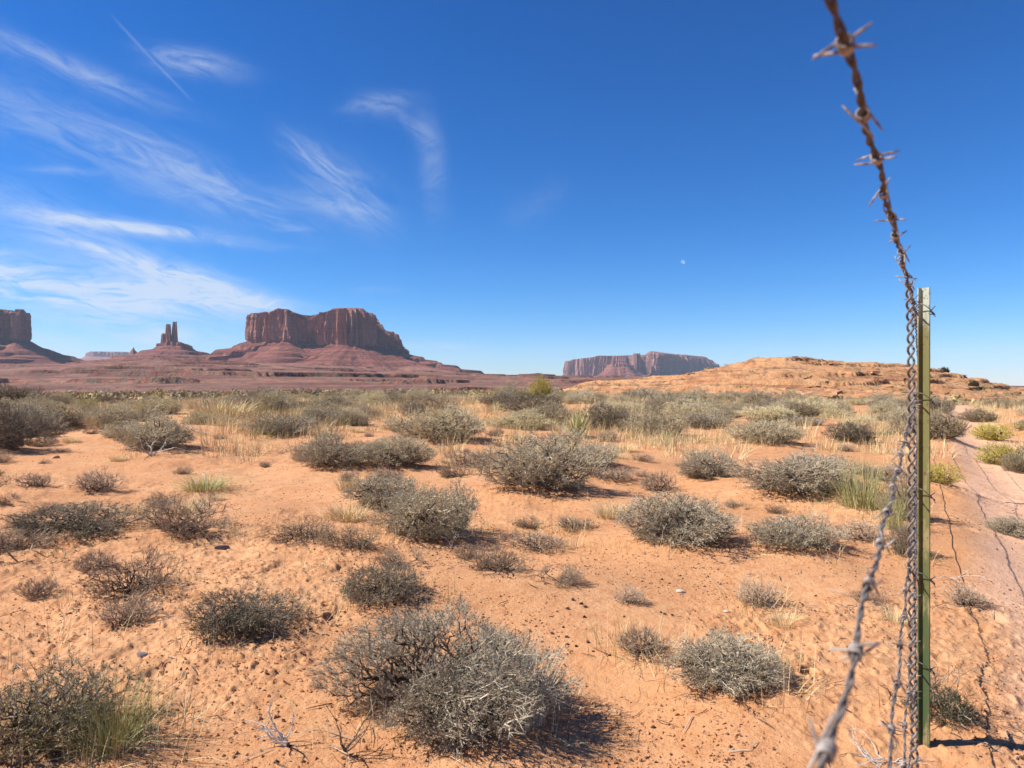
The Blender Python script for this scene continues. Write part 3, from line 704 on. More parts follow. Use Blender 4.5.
V['stems'] = [grass_mesh('grass_clump', 420, 1.0, .75, 'green_stem', 90 + i, spread=.62, wd=.007, seg=4, droop=.6) for i in range(2)]
V['pale'] = [grass_mesh('grass_clump', 330, 1.3, .80, 'pale_stem', 94, spread=.55, wd=.010, seg=4, droop=.2)]
V['straw'] = [grass_mesh('grass_clump', 420, 1.3, .7, 'straw', 96 + i, spread=.5, wd=.010, seg=3) for i in range(2)]
NAMES = dict(stems=('grass_clump', 'grass'), pale=('grass_clump', 'grass'), straw=('grass_clump', 'grass'), yellow=('flowering_shrub', 'shrub'))
cyc = {}
for i, (x, y, wm, ty, kind, lab) in enumerate(NP):
    z = g1(x, y)
    htop = CAMZ - (ty - 384) * (y + wm * .15) / F - z
    htop = max(.10, min(htop, 1.0))
    k = cyc.get(kind, 0); cyc[kind] = k + 1; me = V[kind][k % len(V[kind])]
    nm, cat = NAMES.get(kind, ('desert_shrub', 'shrub'))
    rz = random.random() * 6.28
    if isinstance(me, tuple):
        o = bpy.data.objects.new(nm, None); COL.objects.link(o); o.empty_display_size = .1
        link('branches', me[0], o); link('foliage', me[1], o)
        base_h = {'big': .46, 'grey': .52, 'dark': .47, 'sparse': .45, 'olive': .60, 'sage': .54, 'green': .36, 'yellow': .57, 'tuft': .62}[kind]
        sx = wm * 1.07; sz = htop / base_h * .98
    else:
        o = link(nm, me); sx = wm; sz = htop / .60
    o.location = (x, y, z - .005); o.rotation_euler = (0, 0, rz); o.scale = (sx, sx, sz)
    tag(o, lab, cat)

# the brush belt: individuals
placed = [(p[0], p[1], p[2]) for p in NP]
belt = 0; tries = 0
GR = {'L': ('brush of the belt left of the biggest butte', 'grey green shrub in the dense brush belt left of the biggest butte'),
      'B': ('brush of the belt below the biggest butte', 'grey shrub in the dense brush belt below the biggest butte'),
      'C': ('brush of the belt between the two mesas', 'grey shrub in the brush belt between the biggest butte and the distant mesa'),
      'M': ('brush of the belt below the distant mesa', 'grey shrub in the brush belt below the distant mesa'),
      'H': ('brush of the belt below the rocky rise', 'grey green shrub in the brush belt at the foot of the orange rocky rise'),
      'T': ('brush beyond the track', 'shrub on the low bank beyond the sandy track by the right edge')}
rb = np.random.default_rng(99)
while belt < 234 and tries < 20000:
    tries += 1
    if belt < 24:
        r = rb.uniform(8, 38); c_ = 1.35 + .016 * r + rb.uniform(0, 1) ** 1.5 * (1 + .1 * r); a = math.atan2(.6 * r * .84 + c_, r * .84)
    elif belt < 140: r = math.sqrt(rb.uniform(12.5 ** 2, 27 ** 2)); a = rb.uniform(-.655, .56)
    else: r = math.sqrt(rb.uniform(25 ** 2, 46 ** 2)); a = rb.uniform(-.655, .60)
    x = r * math.sin(a); y = r * math.cos(a)
    px = 512 + F * x / y
    z = g1(x, y); py = 384 + F * (CAMZ - z) / y
    c = x - .6 * y
    if .0 < c < 1.15 + .014 * r: continue
    if belt >= 24 and py > (432 if px > 330 else 440): continue
    if 440 < px < 640 and py > 404 and rb.random() < .72: continue
    if 180 < px < 480 and py > 400 and rb.random() < .35: continue
    if 40 < px < 330 and py > 412 and rb.random() < .72: continue
    s = rb.uniform(.6, 1.45) * (1 if r < 26 else 1.15) * (.75 if belt < 24 else 1)
    if any((x - q[0]) ** 2 + (y - q[1]) ** 2 < ((s + q[2]) * .40) ** 2 for q in placed): continue
    placed.append((x, y, s)); belt += 1
    u = rb.random()
    kind = 'grey' if u < .42 else 'sage' if u < .74 else 'olive' if u < .87 else 'dark' if u < .92 else 'sparse'
    if c > 0: kind = 'yellow' if u < .4 else 'olive' if u < .7 else 'grey'
    if c <= 0 and u > .985: kind = 'yellow'
    me = V[kind][int(rb.integers(len(V[kind])))][2]
    zone = 'T' if c > 0 else 'L' if px < 235 else 'B' if px < 425 else 'C' if px < 560 else 'M' if px < 720 else 'H'
    o = link('desert_shrub' if kind != 'yellow' else 'flowering_shrub', me)
    hh = s * rb.uniform(.55, 1.1) * (.9 if px < 480 else .75)
    o.location = (x, y, z - .01); o.rotation_euler = (0, 0, rb.uniform(0, 6.28)); o.scale = (s, s, hh)
    tag(o, GR[zone][1], 'shrub', GR[zone][0])

k = 0
while k < 88:
    r = math.exp(rb.uniform(math.log(3.0), math.log(15))); a = rb.uniform(-.64, .5); x = r * math.sin(a); y = r * math.cos(a)
    if x - .6 * y > -.15 or any((x - q[0]) ** 2 + (y - q[1]) ** 2 < (.12 + q[2] * .6) ** 2 for q in placed): continue
    s = rb.uniform(.12, .40) * (1 + r * .03); placed.append((x, y, s)); k += 1
    u = rb.random(); o = link('grass_sprig', V['tuft'][k % 2][2] if u < .30 else V['straw'][k % 2] if u < .5 else V['sparse'][k % 3][2])
    o.location = (x, y, g1(x, y) - .003); o.rotation_euler = (0, 0, rb.uniform(0, 6.28)); o.scale = (s, s, s * (.8 if u < .3 else .55 if u < .5 else .8))
    tag(o, 'one of the tiny dry sprigs dotted over open sand between the shrubs', 'sprig', 'tiny dry sprigs on the open sand')
# the bright yellow bush standing over the belt, the yucca, the dark juniper
def single(me, nm, px, d, w_, h_, base_h, lab, cat, dz=0):
    x = (px - 512) / F * d; z = g1(x, d)
    if isinstance(me, tuple):
        o = bpy.data.objects.new(nm, None); COL.objects.link(o); link('branches', me[0], o); link('foliage', me[1], o)
    else: o = link(nm, me)
    o.location = (x, d, z + dz); o.scale = (w_, w_, h_ / base_h); tag(o, lab, cat); return o
single(V['yellow'][1], 'flowering_shrub', 541, 27, 1.05, 1.12, .57, 'bright yellow bush rising behind a dark shrub in the middle of the belt', 'shrub')
single(grass_mesh('yucca', 110, .5, .8, 'yucca_leaf', 33, spread=.62, wd=.035, seg=3, droop=.2), 'yucca', 578, 12.6, .75, .62, .8, 'pale green spiky yucca standing in dry grass near the centre', 'yucca')
jm = shrub_meshes('juniper', 1500, .5, .42, 5, 5, 77, .05, ('woody_stem', 'dark_twig', 'juniper_leaf'), .003, twl=.07, ll=.03, lw=.014)
for (px, d, wd_, h_, lab) in ((835, 46.5, 1.25, .60, 'dark green low bush at the foot of the orange rocky rise'),
                              (974, 66, .9, .55, 'dark round bush on the right shoulder of the rocky rise'),
                              (943, 88, 1.5, .8, 'dark bush just right of the post, on the rocky rise')):
    single(jm, 'evergreen_bush', px, d, wd_, h_, .5, lab, 'bush', -.05)

# ------------------------------------------------------------------ ground cover as stuff
def stuff_grass():
    g = np.random.default_rng(3); vs = []; fs = []; off = 0; mi = []
    n = 0
    while n < 5200:
        r = math.sqrt(g.uniform(9.5 ** 2, 44 ** 2)); a = g.uniform(-.66, .65)
        x = r * math.sin(a); y = r * math.cos(a); px = 512 + F * x / y; py = 384 + F * CAMZ / y
        c = x - .6 * y
        if .05 < c < 1.1 + .012 * r: continue
        pr = .36
        if 190 < px < 640 and 393 < py < 440: pr = 1.0
        if px < 200 and py > 415: pr = .05
        if vn(np.array([x / 2.2]), np.array([y / 2.2]), 8)[0] < -.02: pr *= .12
        if g.random() > pr: continue
        v, f = grass_arrays(38, .7, .16 + .26 * g.random(), g, .75, .0045 + .00022 * r, 2)
        v = v + np.array([x, y, g1(x, y)]); vs.append(v); fs.append(f + off); off += len(v); mi.append(np.full(len(f), 0 if g.random() < .9 else 1)); n += 1
    # thin low blades scattered close by
    qn = [(p[0], p[1], p[2]) for p in NP if p[1] < 13]
    for k in range(1500):
        r = math.sqrt(g.uniform(2.2 ** 2, 10 ** 2)); a = g.uniform(-.66, .6); x = r * math.sin(a); y = r * math.cos(a)
        if k < 620:
            q = qn[k % len(qn)]; t_ = g.random() * 6.28; x = q[0] + math.cos(t_) * q[2] * g.uniform(.25, .75); y = q[1] + math.sin(t_) * q[2] * g.uniform(.25, .65)
        elif vn(np.array([x / .8]), np.array([y / .8]), 18)[0] < .12: continue
        if x - .6 * y > -.05: continue
        v, f = grass_arrays(14, .4, .06 + .13 * g.random(), g, .9, .0026, 2)
        v = v + np.array([x, y, g1(x, y)]); vs.append(v); fs.append(f + off); off += len(v); mi.append(np.full(len(f), 0 if g.random() < .7 else 1))
    me = mesh_np('dry_grass', np.vstack(vs), np.vstack(fs), [MAT['straw'], MAT['green_stem']], np.concatenate(mi))
    tag(link('dry_grass', me), 'straw coloured dry grass between the shrubs', kind='stuff', cat='grass')
stuff_grass()
def mat_simple(name, c1, c2, sc=30):
    m, n, b = newmat(name); t = n.new('ShaderNodeNewGeometry')
    n.l.new(n.mix(n.m('ADD', n.m('MULTIPLY', t.outputs['Random Per Island'], .6), n.m('MULTIPLY', n.noise(t.outputs['Position'], sc, 3), .4)), c1, c2), b.inputs['Base Color'])
mat_simple('soil_crumb', (.42, .19, .085), (.60, .31, .16))
mat_simple('dark_litter', (.07, .04, .03), (.22, .12, .08))
mat_simple('dry_stick', (.22, .17, .13), (.58, .50, .40))
mat_simple('grey_stone', (.16, .14, .14), (.26, .23, .22)); mat_simple('pale_stone', (.55, .45, .38), (.68, .58, .50))
mat_simple('dark_stone', (.05, .032, .028), (.10, .06, .045)); mat_simple('orange_stone', (.44, .22, .12), (.60, .35, .20))
OCT = np.array([(1, 0, 0), (0, 1, 0), (-1, 0, 0), (0, -1, 0), (0, 0, 1), (0, 0, -.6)], float)
OCF = np.array([(0, 1, 4), (1, 2, 4), (2, 3, 4), (3, 0, 4), (1, 0, 5), (2, 1, 5), (3, 2, 5), (0, 3, 5)])
def scatter(name, n, rmin, rmax, smin, smax, mat, label, clump, seed, pw=1.0, thr=0.0):
    g = np.random.default_rng(seed)
    r = np.exp(g.uniform(math.log(rmin), math.log(rmax), n * 3) ) if pw else 0; a = g.uniform(-.68, .68, n * 3)
    x = r * np.sin(a); y = r * np.cos(a)
    k = vn(x / clump, y / clump, seed) + .3 * g.normal(size=len(x)) * .5 > thr
    x = x[k][:n]; y = y[k][:n]; z = G(x, y)
    s = smin * (smax / smin) ** (g.random(len(x)) ** 2.2)
    v = OCT[None] * (s[:, None, None] * g.uniform(.6, 1.3, (len(x), 6, 1)) * np.array([1, 1, .75])); th = g.random(len(x)) * 6.28
    c, s_ = np.cos(th)[:, None], np.sin(th)[:, None]
    t2 = g.random(len(x)) * 1.6; c2, s2 = np.cos(t2)[:, None], np.sin(t2)[:, None]
    v = np.stack([v[..., 0] * c2 - v[..., 2] * s2, v[..., 1], v[..., 0] * s2 + v[..., 2] * c2], -1)
    v = np.stack([v[..., 0] * c - v[..., 1] * s_, v[..., 0] * s_ + v[..., 1] * c, v[..., 2]], -1) + np.column_stack([x, y, z + s * .15])[:, None, :]
    f = OCF[None] + (np.arange(len(x)) * 6)[:, None, None]
    tag(link(name, mesh_np(name, v.reshape(-1, 3), f.reshape(-1, 3), [MAT[mat]])), label, kind='stuff', cat='debris')
scatter('soil_crumbs', 30000, 1.6, 16, .0018, .0085, 'soil_crumb', 'small orange crumbs of crusted sand', .5, 51, thr=.0)
scatter('dark_litter', 14000, 1.6, 22, .0018, .009, 'dark_litter', 'small dark bits of plant litter on the sand', .45, 52, thr=.10)
def rock_blocks():
    g = np.random.default_rng(61); n = 2600
    r = g.uniform(45, 112, n); a = g.uniform(.09, .66, n); x = r * np.sin(a); y = r * np.cos(a)
    k = vn(x / 9, y / 5, 64) > .04; x = x[k]; y = y[k]; z = G(x, y, False) - .03; s = .07 * (5.0 ** (g.random(len(x)) ** 2.4))
    B = np.array([(i, j, k) for i in (-1, 1) for j in (-1, 1) for k in (-1, 1)], float)
    v = B[None] * g.uniform(.6, 1.1, (len(x), 8, 1)) * s[:, None, None] * np.stack([g.uniform(.9, 2.4, len(x)), g.uniform(.6, 1.2, len(x)), g.uniform(.3, .6, len(x))], -1)[:, None]
    th = g.normal(size=len(x)) * .5; c, q = np.cos(th)[:, None], np.sin(th)[:, None]
    v = np.stack([v[..., 0] * c - v[..., 1] * q, v[..., 0] * q + v[..., 1] * c, v[..., 2] + v[..., 0] * .08], -1) + np.column_stack([x, y, z])[:, None]
    f = np.array([(0, 1, 3, 2), (4, 6, 7, 5), (0, 4, 5, 1), (2, 3, 7, 6), (0, 2, 6, 4), (1, 5, 7, 3)])[None] + (np.arange(len(x)) * 8)[:, None, None]
    tag(link('rock_rubble', mesh_np('rock_rubble', v.reshape(-1, 3), f.reshape(-1, 4), [MAT['orange_stone']])), 'broken orange sandstone blocks over the rocky rise', kind='stuff', cat='rubble')
rock_blocks()
def sticks():
    g = np.random.default_rng(4); n = 1500
    r = np.exp(g.uniform(math.log(1.7), math.log(14), n)); a = g.uniform(-.68, .62, n)
    # half of them lie around the near plants
    x = r * np.sin(a); y = r * np.cos(a)
    q = np.array([(p[0], p[1], p[2]) for p in NP if p[1] < 12]); k = g.integers(len(q), size=n); m = g.random(n) < .6
    x = np.where(m, q[k, 0] + g.normal(size=n) * q[k, 2] * .5, x); y = np.where(m, q[k, 1] + g.normal(size=n) * q[k, 2] * .4, y)
    L = .02 + .10 * g.random(n) ** 2; t = g.random(n) * 6.28
    p0 = np.column_stack([x, y, G(x, y) + .005]); x1 = x + np.cos(t) * L; y1 = y + np.sin(t) * L
    pm = .5 * (p0 + np.column_stack([x1, y1, G(x1, y1) + .004])) + g.normal(size=(n, 3)) * np.array([.15, .15, .03]) * L[:, None] + np.array([0, 0, .004])
    p1 = np.column_stack([x1, y1, G(x1, y1) + .004]); rr = .0007 + .0013 * g.random(n)
    v1, f1 = prisms(p0, pm, rr, rr); v2, f2 = prisms(pm, p1, rr, rr * .5)
    tag(link('dead_twigs', mesh_np('dead_twigs', np.vstack([v1, v2]), np.vstack([f1, f2 + len(v1)]), [MAT['dry_stick'], MAT['dark_litter']],
        np.tile(np.concatenate([g.integers(2, size=n)] * 1), 6))), 'broken dry twigs lying on the sand', kind='stuff', cat='debris')
sticks()
def distant_brush():
    g = np.random.default_rng(8); n = 5200
    r = np.sqrt(g.uniform(44 ** 2, 170 ** 2, n * 2)); r = np.where(g.random(n * 2) < .45, g.uniform(44, 90, n * 2), r); a = g.uniform(-.68, .68, n * 2)
    x = r * np.sin(a); y = r * np.cos(a); px = 512 + F * x / y
    hill = (px > 560) & (r > 46)
    keep = (~hill) | ((g.random(n * 2) < .75) & (vn(x / 5, y / 5, 3) > -.12))
    x = x[keep][:n]; y = y[keep][:n]; hill = hill[keep][:n]; z = G(x, y, False)
    s = np.where(hill, g.uniform(.10, .32, len(x)), (.24 + .62 * g.random(len(x)) ** 2.5))
    K = 60
    c = g.normal(size=(len(x), K, 3)); c[..., 2] = np.abs(c[..., 2]) * .7; c /= np.linalg.norm(c, axis=2, keepdims=True); c *= g.random((len(x), K, 1)) ** .4
    c = c * s[:, None, None] * np.array([1, 1, .85]) + np.column_stack([x, y, z])[:, None]
    t = g.normal(size=(len(x), K, 3, 3)) * (s[:, None, None, None] * .115)
    v = (c[:, :, None] + t).reshape(-1, 3); f = np.arange(len(v)).reshape(-1, 3)
    mi = np.repeat(np.where(g.random(len(x)) < .7, 0, 1), K)
    tag(link('distant_brush', mesh_np('distant_brush', v, f, [MAT['far_brush_leaf'], MAT['olive_leaf']], mi)), 'low grey green brush beyond the shrub belt and over the rocky rise', kind='stuff', cat='brush')
distant_brush()

# ------------------------------------------------------------------ stones
def stone_mesh(name, seed, mat, flat=.6):
    import bmesh
    bm = bmesh.new(); bmesh.ops.create_icosphere(bm, subdivisions=3, radius=1); g = np.random.default_rng(seed)
    pl = [(unit(g.normal(size=(1, 3)))[0], g.uniform(.55, .9)) for _ in range(9)]
    for vv in bm.verts:
        p = np.array(vv.co)
        for (n_, d_) in pl:
            q = p @ n_
            if q > d_: p = p - n_ * (q - d_) * .9
        p[2] *= flat; vv.co = p
    me = bpy.data.meshes.new(name); bm.to_mesh(me); bm.free(); me.materials.append(MAT[mat]); return me
def stone(me, nm, px, py, wpx, lab, grp=None, rot=0, sy=.7):
    x, y = at(px, py); s = wpx * y / F / 2; o = link(nm, me)
    z = float(G(np.array([x]), np.array([y]))[0])
    o.location = (x, y, z + s * .2); o.scale = (s, s * sy, s); o.rotation_euler = (0, .1, rot); tag(o, lab, 'stone', grp); return o
s1 = stone_mesh('stone', 1, 'grey_stone', .55); s2 = stone_mesh('stone', 2, 'dark_stone', .8); s3 = stone_mesh('stone', 3, 'pale_stone', .4); s4 = stone_mesh('stone', 4, 'orange_stone', .6)
stone(s1, 'stone', 222, 547, 15, 'long flat dark grey stone left of the thin reddish shrubs', rot=.6, sy=.4)
stone(s1, 'stone', 143, 653, 15, 'flat grey stone on bare sand above the bottom left corner', sy=.5)
stone(s1, 'stone', 313, 546, 7, 'small dark stone among the thin reddish twigs')
stone(s3, 'stone', 681, 592, 10, 'pale flat stone on sand below the wide grey shrub')
stone(s3, 'stone', 727, 612, 7, 'smaller pale stone right of the other pale one')
stone(s3, 'stone', 322, 635, 5, 'tiny white pebble under the burrow hole')
stone(s4, 'stone', 96, 572, 9, 'orange stone at the foot of the low wide left shrub')
stone(s4, 'stone', 55, 458, 9, 'orange clod at the edge of the black shadow on the far left')
stone(s1, 'stone', 930, 556, 6, 'small stone in the shade right of the steel post')
for (px, py) in ((573, 599), (581, 603), (585, 606), (568, 608), (584, 616), (563, 626), (567, 636), (588, 641), (576, 645), (593, 650), (610, 654), (624, 617), (661, 614), (665, 616), (672, 617), (552, 632)):
    stone(s2, 'pebble', px, py, random.uniform(3.5, 5.5), 'one of the loose dark pebbles scattered behind the largest nearest shrub', 'dark pebbles behind the nearest shrub', random.random() * 6)

# ------------------------------------------------------------------ dead wood
def dead(nm, px, py, hm, wm, n, mat, lab, seed, r=.004, flat=False):
    g = np.random.default_rng(seed); x, y = at(px, py); p0 = []; p1 = []; ra = []; rb_ = []
    for i in range(n):
        p = np.array([g.normal() * .02, g.normal() * .02, 0.]) * (.1 if n < 9 else 1); a = g.random() * 6.28; t = g.uniform(.1, 1.1) if not flat else g.uniform(1.2, 1.5)
        d = np.array([math.cos(a) * math.sin(t), math.sin(a) * math.sin(t), math.cos(t)]); L = hm * g.uniform(.6, 1.1) * (1 if not flat else wm / hm)
        rr = r * g.uniform(.5, 1)
        for k in range(5):
            q = p + d * L / 5; q[2] = max(q[2], .004); p0.append(p); p1.append(q); ra.append(rr); rb_.append(rr * .8); 
            if k > 0:
                e = q + unit((d + g.normal(size=3) * .7)[None])[0] * L * g.uniform(.15, .35); e[2] = max(e[2], .006); p0.append(q); p1.append(e); ra.append(rr * .6); rb_.append(rr * .25)
            p = q; rr *= .8; d = unit((d + g.normal(size=3) * .28)[None])[0]
    v, f = prisms(np.array(p0), np.array(p1), np.array(ra), np.array(rb_), 5)
    o = link(nm, mesh_np(nm, v, f, [MAT[mat]], smooth=True)); o.location = (x, y, g1(x, y)); tag(o, lab, 'dead wood'); return o
dead('dead_shrub', 152, 456, .42, .3, 7, 'white_wood', 'pale bare dead stem in front of a grey shrub on the left sand', 1, .011)
dead('dead_shrub', 428, 520, .24, .2, 34, 'white_wood', 'white dead tuft in the grey green shrub left of the centre', 2, .004)
dead('dead_branch', 285, 745, .12, .12, 7, 'white_wood', 'pale broken dead twigs lying between the two bottom shrubs', 3, .004)
dead('dead_branch', 345, 752, .16, .2, 6, 'woody_stem', 'dark low twigs at the left foot of the largest nearest shrub', 13, .003)
dead('dead_branch', 935, 712, .20, .2, 22, 'red_twig', 'bare reddish twigs at the foot of the steel post', 4, .0025)
dead('dead_branch', 950, 578, .06, .16, 3, 'white_wood', 'pale stick lying right of the steel post', 5, .004, True)
dead('dead_branch', 205, 486, .16, .3, 14, 'white_wood', 'pale weathered sticks within the flattened bent stems', 6, .004, True)
dead('dead_branch', 615, 600, .03, .12, 2, 'dry_stick', 'short curled twig beside the dark pebbles', 7, .0022, True)
dead('dead_branch', 888, 762, .08, .12, 16, 'white_wood', 'pale straw sticks at the bottom beside the twisted stay', 8, .0016, True)
dead('dead_branch', 855, 605, .05, .2, 4, 'dry_stick', 'thin dry stick on the sand left of the fence', 9, .003, True)
dead('dead_shrub', 452, 548, .14, .1, 3, 'white_wood', 'short upright dead stalks in the shade left of the tiny low shrub', 10, .004)

# ------------------------------------------------------------------ barbed wire fence
def mat_metal(name, c1, c2, met, rough, sc=90):
    m, n, b = newmat(name); t = n.new('ShaderNodeNewGeometry')
    n.l.new(n.mix(n.ramp(n.noise(t.outputs['Position'], sc, 4, .65), .38, .62), c1, c2), b.inputs['Base Color'])
    b.inputs['Metallic'].default_value = met; b.inputs['Roughness'].default_value = rough; b.inputs['Specular IOR Level'].default_value = .4
mat_metal('shaded_rusty_wire', (.042, .028, .024), (.105, .070, .056), 0, .75)  # top wire: rust brown darkened, painting in the shaded underside seen from below
mat_metal('grey_wire', (.24, .20, .17), (.09, .07, .058), 0, .6)
mat_metal('barb_steel', (.40, .35, .31), (.15, .10, .08), 0, .55)
mat_metal('clip_wire', (.10, .09, .085), (.2, .17, .15), .6, .45)
def mat_post():
    m, n, b = newmat('post_paint'); t = n.new('ShaderNodeTexCoord'); sp_ = n.new('ShaderNodeSeparateXYZ'); n.l.new(t.outputs['Object'], sp_.inputs[0])
    P = t.outputs['Object']; nz = n.noise(n.vscale(P, (40, 40, 9)), 1.0, 5, .65)
    hz = n.m('ADD', sp_.outputs[2], n.m('MULTIPLY', n.m('SUBTRACT', nz, .5), .28))
    c = n.mix(n.ramp(hz, .15, .75), (.050, .088, .030), (.165, .152, .045))
    c = n.mix(n.ramp(hz, 1.08, 1.17), c, (.42, .46, .36))
    c = n.mix(n.m('MULTIPLY', n.ramp(nz, .52, .64), .7), c, (.33, .25, .12))
    c = n.mix(n.ramp(n.noise(P, 90, 4, .7), .57, .63), c, (.14, .06, .035))
    n.l.new(c, b.inputs['Base Color']); b.inputs['Roughness'].default_value = .55; b.inputs['Specular IOR Level'].default_value = .4
mat_post()
def tube(pts, r, sides=8, cap=True):
    pts = np.asarray(pts, float); n = len(pts); d = np.gradient(pts, axis=0); d = unit(d)
    a = np.zeros_like(d); ref = np.array([0, 0, 1.]) if abs(d[0, 2]) < .9 else np.array([1., 0, 0]); a[0] = unit(np.cross(d[0], ref)[None])[0]
    for i in range(1, n):
        q = a[i-1] - d[i] * (a[i-1] @ d[i]); a[i] = q / (np.linalg.norm(q) + 1e-12)
    b = np.cross(d, a); r = np.broadcast_to(r, n)
    th = np.arange(sides) * 2 * math.pi / sides
    v = (pts[:, None] + (a[:, None] * np.cos(th)[None, :, None] + b[:, None] * np.sin(th)[None, :, None]) * r[:, None, None]).reshape(-1, 3)
    i = np.arange(n - 1)[:, None]; j = np.arange(sides)[None]; j2 = (j + 1) % sides
    f = np.stack([i * sides + j, i * sides + j2, (i + 1) * sides + j2, (i + 1) * sides + j], -1).reshape(-1, 4)
    e = len(v); v = np.vstack([v, pts[:1], pts[-1:]])
    jj = np.arange(sides); k2 = (jj + 1) % sides
    c1 = np.stack([k2, jj, np.full(sides, e), np.full(sides, e)], -1); c2 = np.stack([(n-1)*sides + jj, (n-1)*sides + k2, np.full(sides, e + 1), np.full(sides, e + 1)], -1)
    return v, f, np.vstack([c1, c2])[:, :3]
class MB:
    def __init__(s): s.v = []; s.q = []; s.t = []; s.n = 0
    def add(s, v, q=None, t=None):
        s.v.append(v)
        if q is not None and len(q): s.q.append(q + s.n)
        if t is not None and len(t): s.t.append(t + s.n)
        s.n += len(v)
    def tube(s, pts, r, sides=8): s.add(*tube(pts, r, sides))
    def build(s, name, mat, parent=None, smooth=True):
        f = []
        if s.q: f.append(np.vstack(s.q))
        if s.t: f.append(np.vstack(s.t))
        return link(name, mesh_np(name, np.vstack(s.v), f, [MAT[mat]], smooth=smooth), parent)
def helix_pair(path, R, pitch, r, sides=8, step=.004, phase=0.):
    """two strands twisted round a path"""
    path = np.asarray(path, float); s = np.concatenate([[0], np.cumsum(np.linalg.norm(np.diff(path, axis=0), axis=1))])
    t = np.arange(0, s[-1], step); P = np.stack([np.interp(t, s, path[:, k]) for k in range(3)], -1)
    d = unit(np.gradient(P, axis=0)); ref = np.array([[0, 0, 1.]]) if abs(d[:, 2]).mean() < .8 else np.array([[0, 1., 0]])
    a = unit(np.cross(d, np.broadcast_to(ref, d.shape))); b = np.cross(d, a)
    out = []
    for k in (0, math.pi):
        ph = 2 * math.pi * t / pitch + k + phase + .5 * np.sin(t * 9)
        out.append(P + (a * np.cos(ph)[:, None] + b * np.sin(ph)[:, None]) * R)
    return out
fence = bpy.data.objects.new('barbed_wire_fence', None); COL.objects.link(fence)
PX_, PY_ = 1.087, 1.9
fence.location = (0, 0, 0)
tag(fence, 'barbed wire fence on a green steel post running past the camera at the right', 'fence')
def line(d):                       # the fence line as seen from above
    return (-.052 + .6 * d) if d <= PY_ else (PX_ + .5722 * (d - PY_))
heights = [.193, -.043, -.297, -.519, -.757]                  # relative to the eye, at the post
sag = [lambda d: .193 + .004 * math.sin(d * 2.2),
       lambda d: -.043 - .139 * min(1.1, max(0, (PY_ - d) / 1.56)) ** 1.1,
       lambda d: -.297 - .135 * min(1, max(0, (PY_ - d) / 1.2)) ** .85,
       lambda d: -.519 - .13 * min(1, max(0, (PY_ - d) / 1.1)) ** .8,
       lambda d: -.757 - .06 * min(1, max(0, (PY_ - d) / 1.0))]
def barb_mesh(seed):
    g = np.random.default_rng(seed); mb = MB()
    for k in range(2):
        t = np.linspace(0, 1, 40); a0 = g.uniform(0, 6.28) if k else g.uniform(0, 6.28)
        turns = 2; th = a0 + t * turns * 2 * math.pi
        coil = np.column_stack([(t - .5) * .006 + (k - .5) * .0055, np.cos(th) * .0040, np.sin(th) * .0040])
        def end(i, s_):
            p = coil[i]; ta = np.array([0, -math.sin(th[i]), math.cos(th[i])]) * s_ + np.array([g.normal() * .35, 0, 0]); ta = ta / np.linalg.norm(ta)
            return [p + ta * .0180 * q for q in (1, .66, .33)]
        a = end(0, -1); b = end(-1, 1)
        pts = np.vstack([a, coil, b[::-1]]); rr = np.full(len(pts), .00105); rr[0] = rr[-1] = .0006
        mb.tube(pts, rr, 7)
    f = [np.vstack(mb.q), np.vstack(mb.t)]
    return mesh_np('barb', np.vstack(mb.v), f, [MAT['barb_steel']], smooth=True)
BARBS = [barb_mesh(i) for i in range(8)]
for wi in range(5):
    ds = np.arange(-.7, 12.0, .03)
    off = -.022 if True else 0
    path = []
    for d in ds:
        z = CAMZ + sag[wi](d) if d <= PY_ else CAMZ + heights[wi] + .01 * math.sin((d - PY_) * 1.3) + (g1(line(d), d) if d > 3 else 0) * min(1, (d - 1.9) / 3)
        x = line(d) - .008 * min(1, max(0, d / PY_))
        path.append((x + (.002 * math.sin(d * 31 + wi)), d, z + .0015 * math.sin(d * 23 + wi)))
    path = np.array(path)
    mb = MB(); mt = 'shaded_rusty_wire' if wi == 0 else 'grey_wire'
    wr = .00145 if wi == 0 else .0012
    for st in helix_pair(path[path[:, 1] < 2.6], wr * 1.05, .075, .0014, phase=wi): mb.tube(st, wr, 8)
    far_p = path[path[:, 1] >= 2.55]
    for st in helix_pair(far_p, .0016, .075, .0014, step=.015): mb.tube(st, .00145, 4)
    wo_ = mb.build('wire', mt, fence)
    # barbs every 12.5 cm, phases fitted to the photo
    s0 = {0: .410, 1: .4560, 2: .43, 3: .40, 4: .47}[wi]
    k = -8
    while True:
        d = s0 + .1068 * k
        k += 1
        if d < -.65: continue
        if d > PY_ + .5: break
        i = int(np.argmin(np.abs(path[:, 1] - d))); p = np.array([np.interp(d, path[:, 1], path[:, 0]), d, np.interp(d, path[:, 1], path[:, 2])])
        dv = unit((path[min(i + 1, len(path) - 1)] - path[i - 1])[None])[0]
        o = link('barb', BARBS[random.randrange(8)], wo_); o.scale = (1, 1, 1) if wi == 0 else (1.1, .9, .9)
        q = Vector(dv).to_track_quat('X', 'Z'); o.rotation_mode = 'QUATERNION'
        o.rotation_quaternion = q @ Matrix.Rotation(random.random() * 6.28, 3, 'X').to_quaternion(); o.location = p
# twisted stay hanging off the top wire
zt = CAMZ + sag[0](1.405) + .012
sp_path = [(line(1.41) - .006 - .018 * t ** 1.3 + .002 * math.sin(t * 9), 1.41 - .05 * t, zt + (.05 - zt) * t) for t in np.linspace(0, 1, 60)]
mb = MB()
for st in helix_pair(sp_path, .0052, .046, .002, step=.002): mb.tube(st, .0023, 8)
mb.build('stay', 'grey_wire', fence)
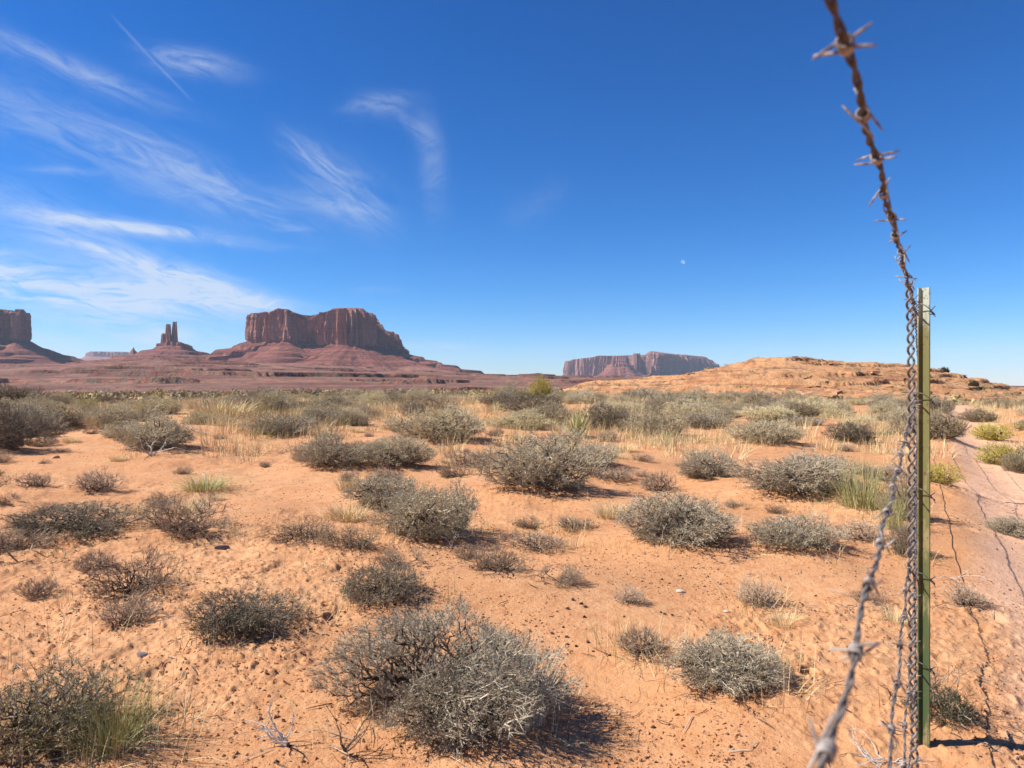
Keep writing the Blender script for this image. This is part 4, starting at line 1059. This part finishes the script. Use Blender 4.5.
# steel T post with studs
def post(d, mat='post_paint'):
    x = line(d) + .006; y = d; nrm = np.array([-.407, .914]); tn = np.array([-.914, -.407])
    pr = bpy.data.objects.new('post', None)
    hw, th, web = .0135, .0032, .0255
    # section in (out along -normal, along fence) space
    sec = [(0, -hw), (0, hw), (th, hw), (th + .001, .0025), (web, .0018), (web, -.0018), (th + .001, -.0025), (th, -hw)]
    H0, H1 = -.35, 1.222
    hs_ = np.linspace(H0, H1, 12); v = []
    for h in hs_:
        for (a, b) in sec:
            q = -nrm * a + tn * b; v.append((q[0], q[1], h))
    v = np.array(v); n_ = len(sec)
    f = np.array([(i * n_ + j, i * n_ + (j + 1) % n_, (i + 1) * n_ + (j + 1) % n_, (i + 1) * n_ + j) for i in range(len(hs_) - 1) for j in range(n_)])
    top = (len(hs_) - 1) * n_
    ft = np.array([(top, top + 1, top + 2, top + 7), (top + 2, top + 3, top + 6, top + 7), (top + 3, top + 4, top + 5, top + 6)])
    mb = MB(); mb.add(v, np.vstack([f[:, ::-1], ft]))
    o = mb.build('post', mat, fence, smooth=False); o.location = (x, y, 0 if d < 2 else g1(x, y)) 
    if d < 3:
        for k in range(22):
            h = .06 + k * .054; c = nrm * .0025
            mb = MB()
            pts = np.array([[c[0] + nrm[0] * q, c[1] + nrm[1] * q, h + dz] for q, dz in ((-.003, 0), (.002, .001), (.0055, .003))])
            mb.tube(pts, np.array([.006, .0055, .0035]), 8); mb.build('stud', mat, o)
        for wi, hh in enumerate(heights):
            z0 = CAMZ + hh
            mb = MB()
            lp = []
            for q in np.linspace(0, 1, 30):         # loop round flange and across the web
                a = q * 2 * math.pi
                lp.append((-nrm * (.012 - .024 * math.cos(a)) * 1.0 + tn * (-.020 * math.sin(a)), z0 - .013 * math.sin(a) - .006 * math.cos(2 * a)))
            mb.tube(np.array([(p[0], p[1], z) for p, z in lp]), .0013, 6)
            cr = []
            for q in np.linspace(0, 1, 12):
                a = -.2 + q * 1.25
                p = -nrm * (.004 + .033 * q) + tn * (-.0045 - .010 * math.sin(q * math.pi) - (.0 if q < .95 else 0)); cr.append((p[0], p[1], z0 + .010 - .026 * q))
            mb.tube(np.array(cr), .0014, 6)
            cr = [( (-nrm * (.036 - .022 * q) + tn * -.006)[0], (-nrm * (.036 - .022 * q) + tn * -.006)[1], z0 + .012 - .020 * q) for q in np.linspace(0, 1, 6)]
            mb.tube(np.array(cr), .0014, 6)
            mb.build('clip', 'clip_wire', o)
    return o
post(1.9); post(6.4); post(11.0)

haze()
print('objects', len(bpy.data.objects))
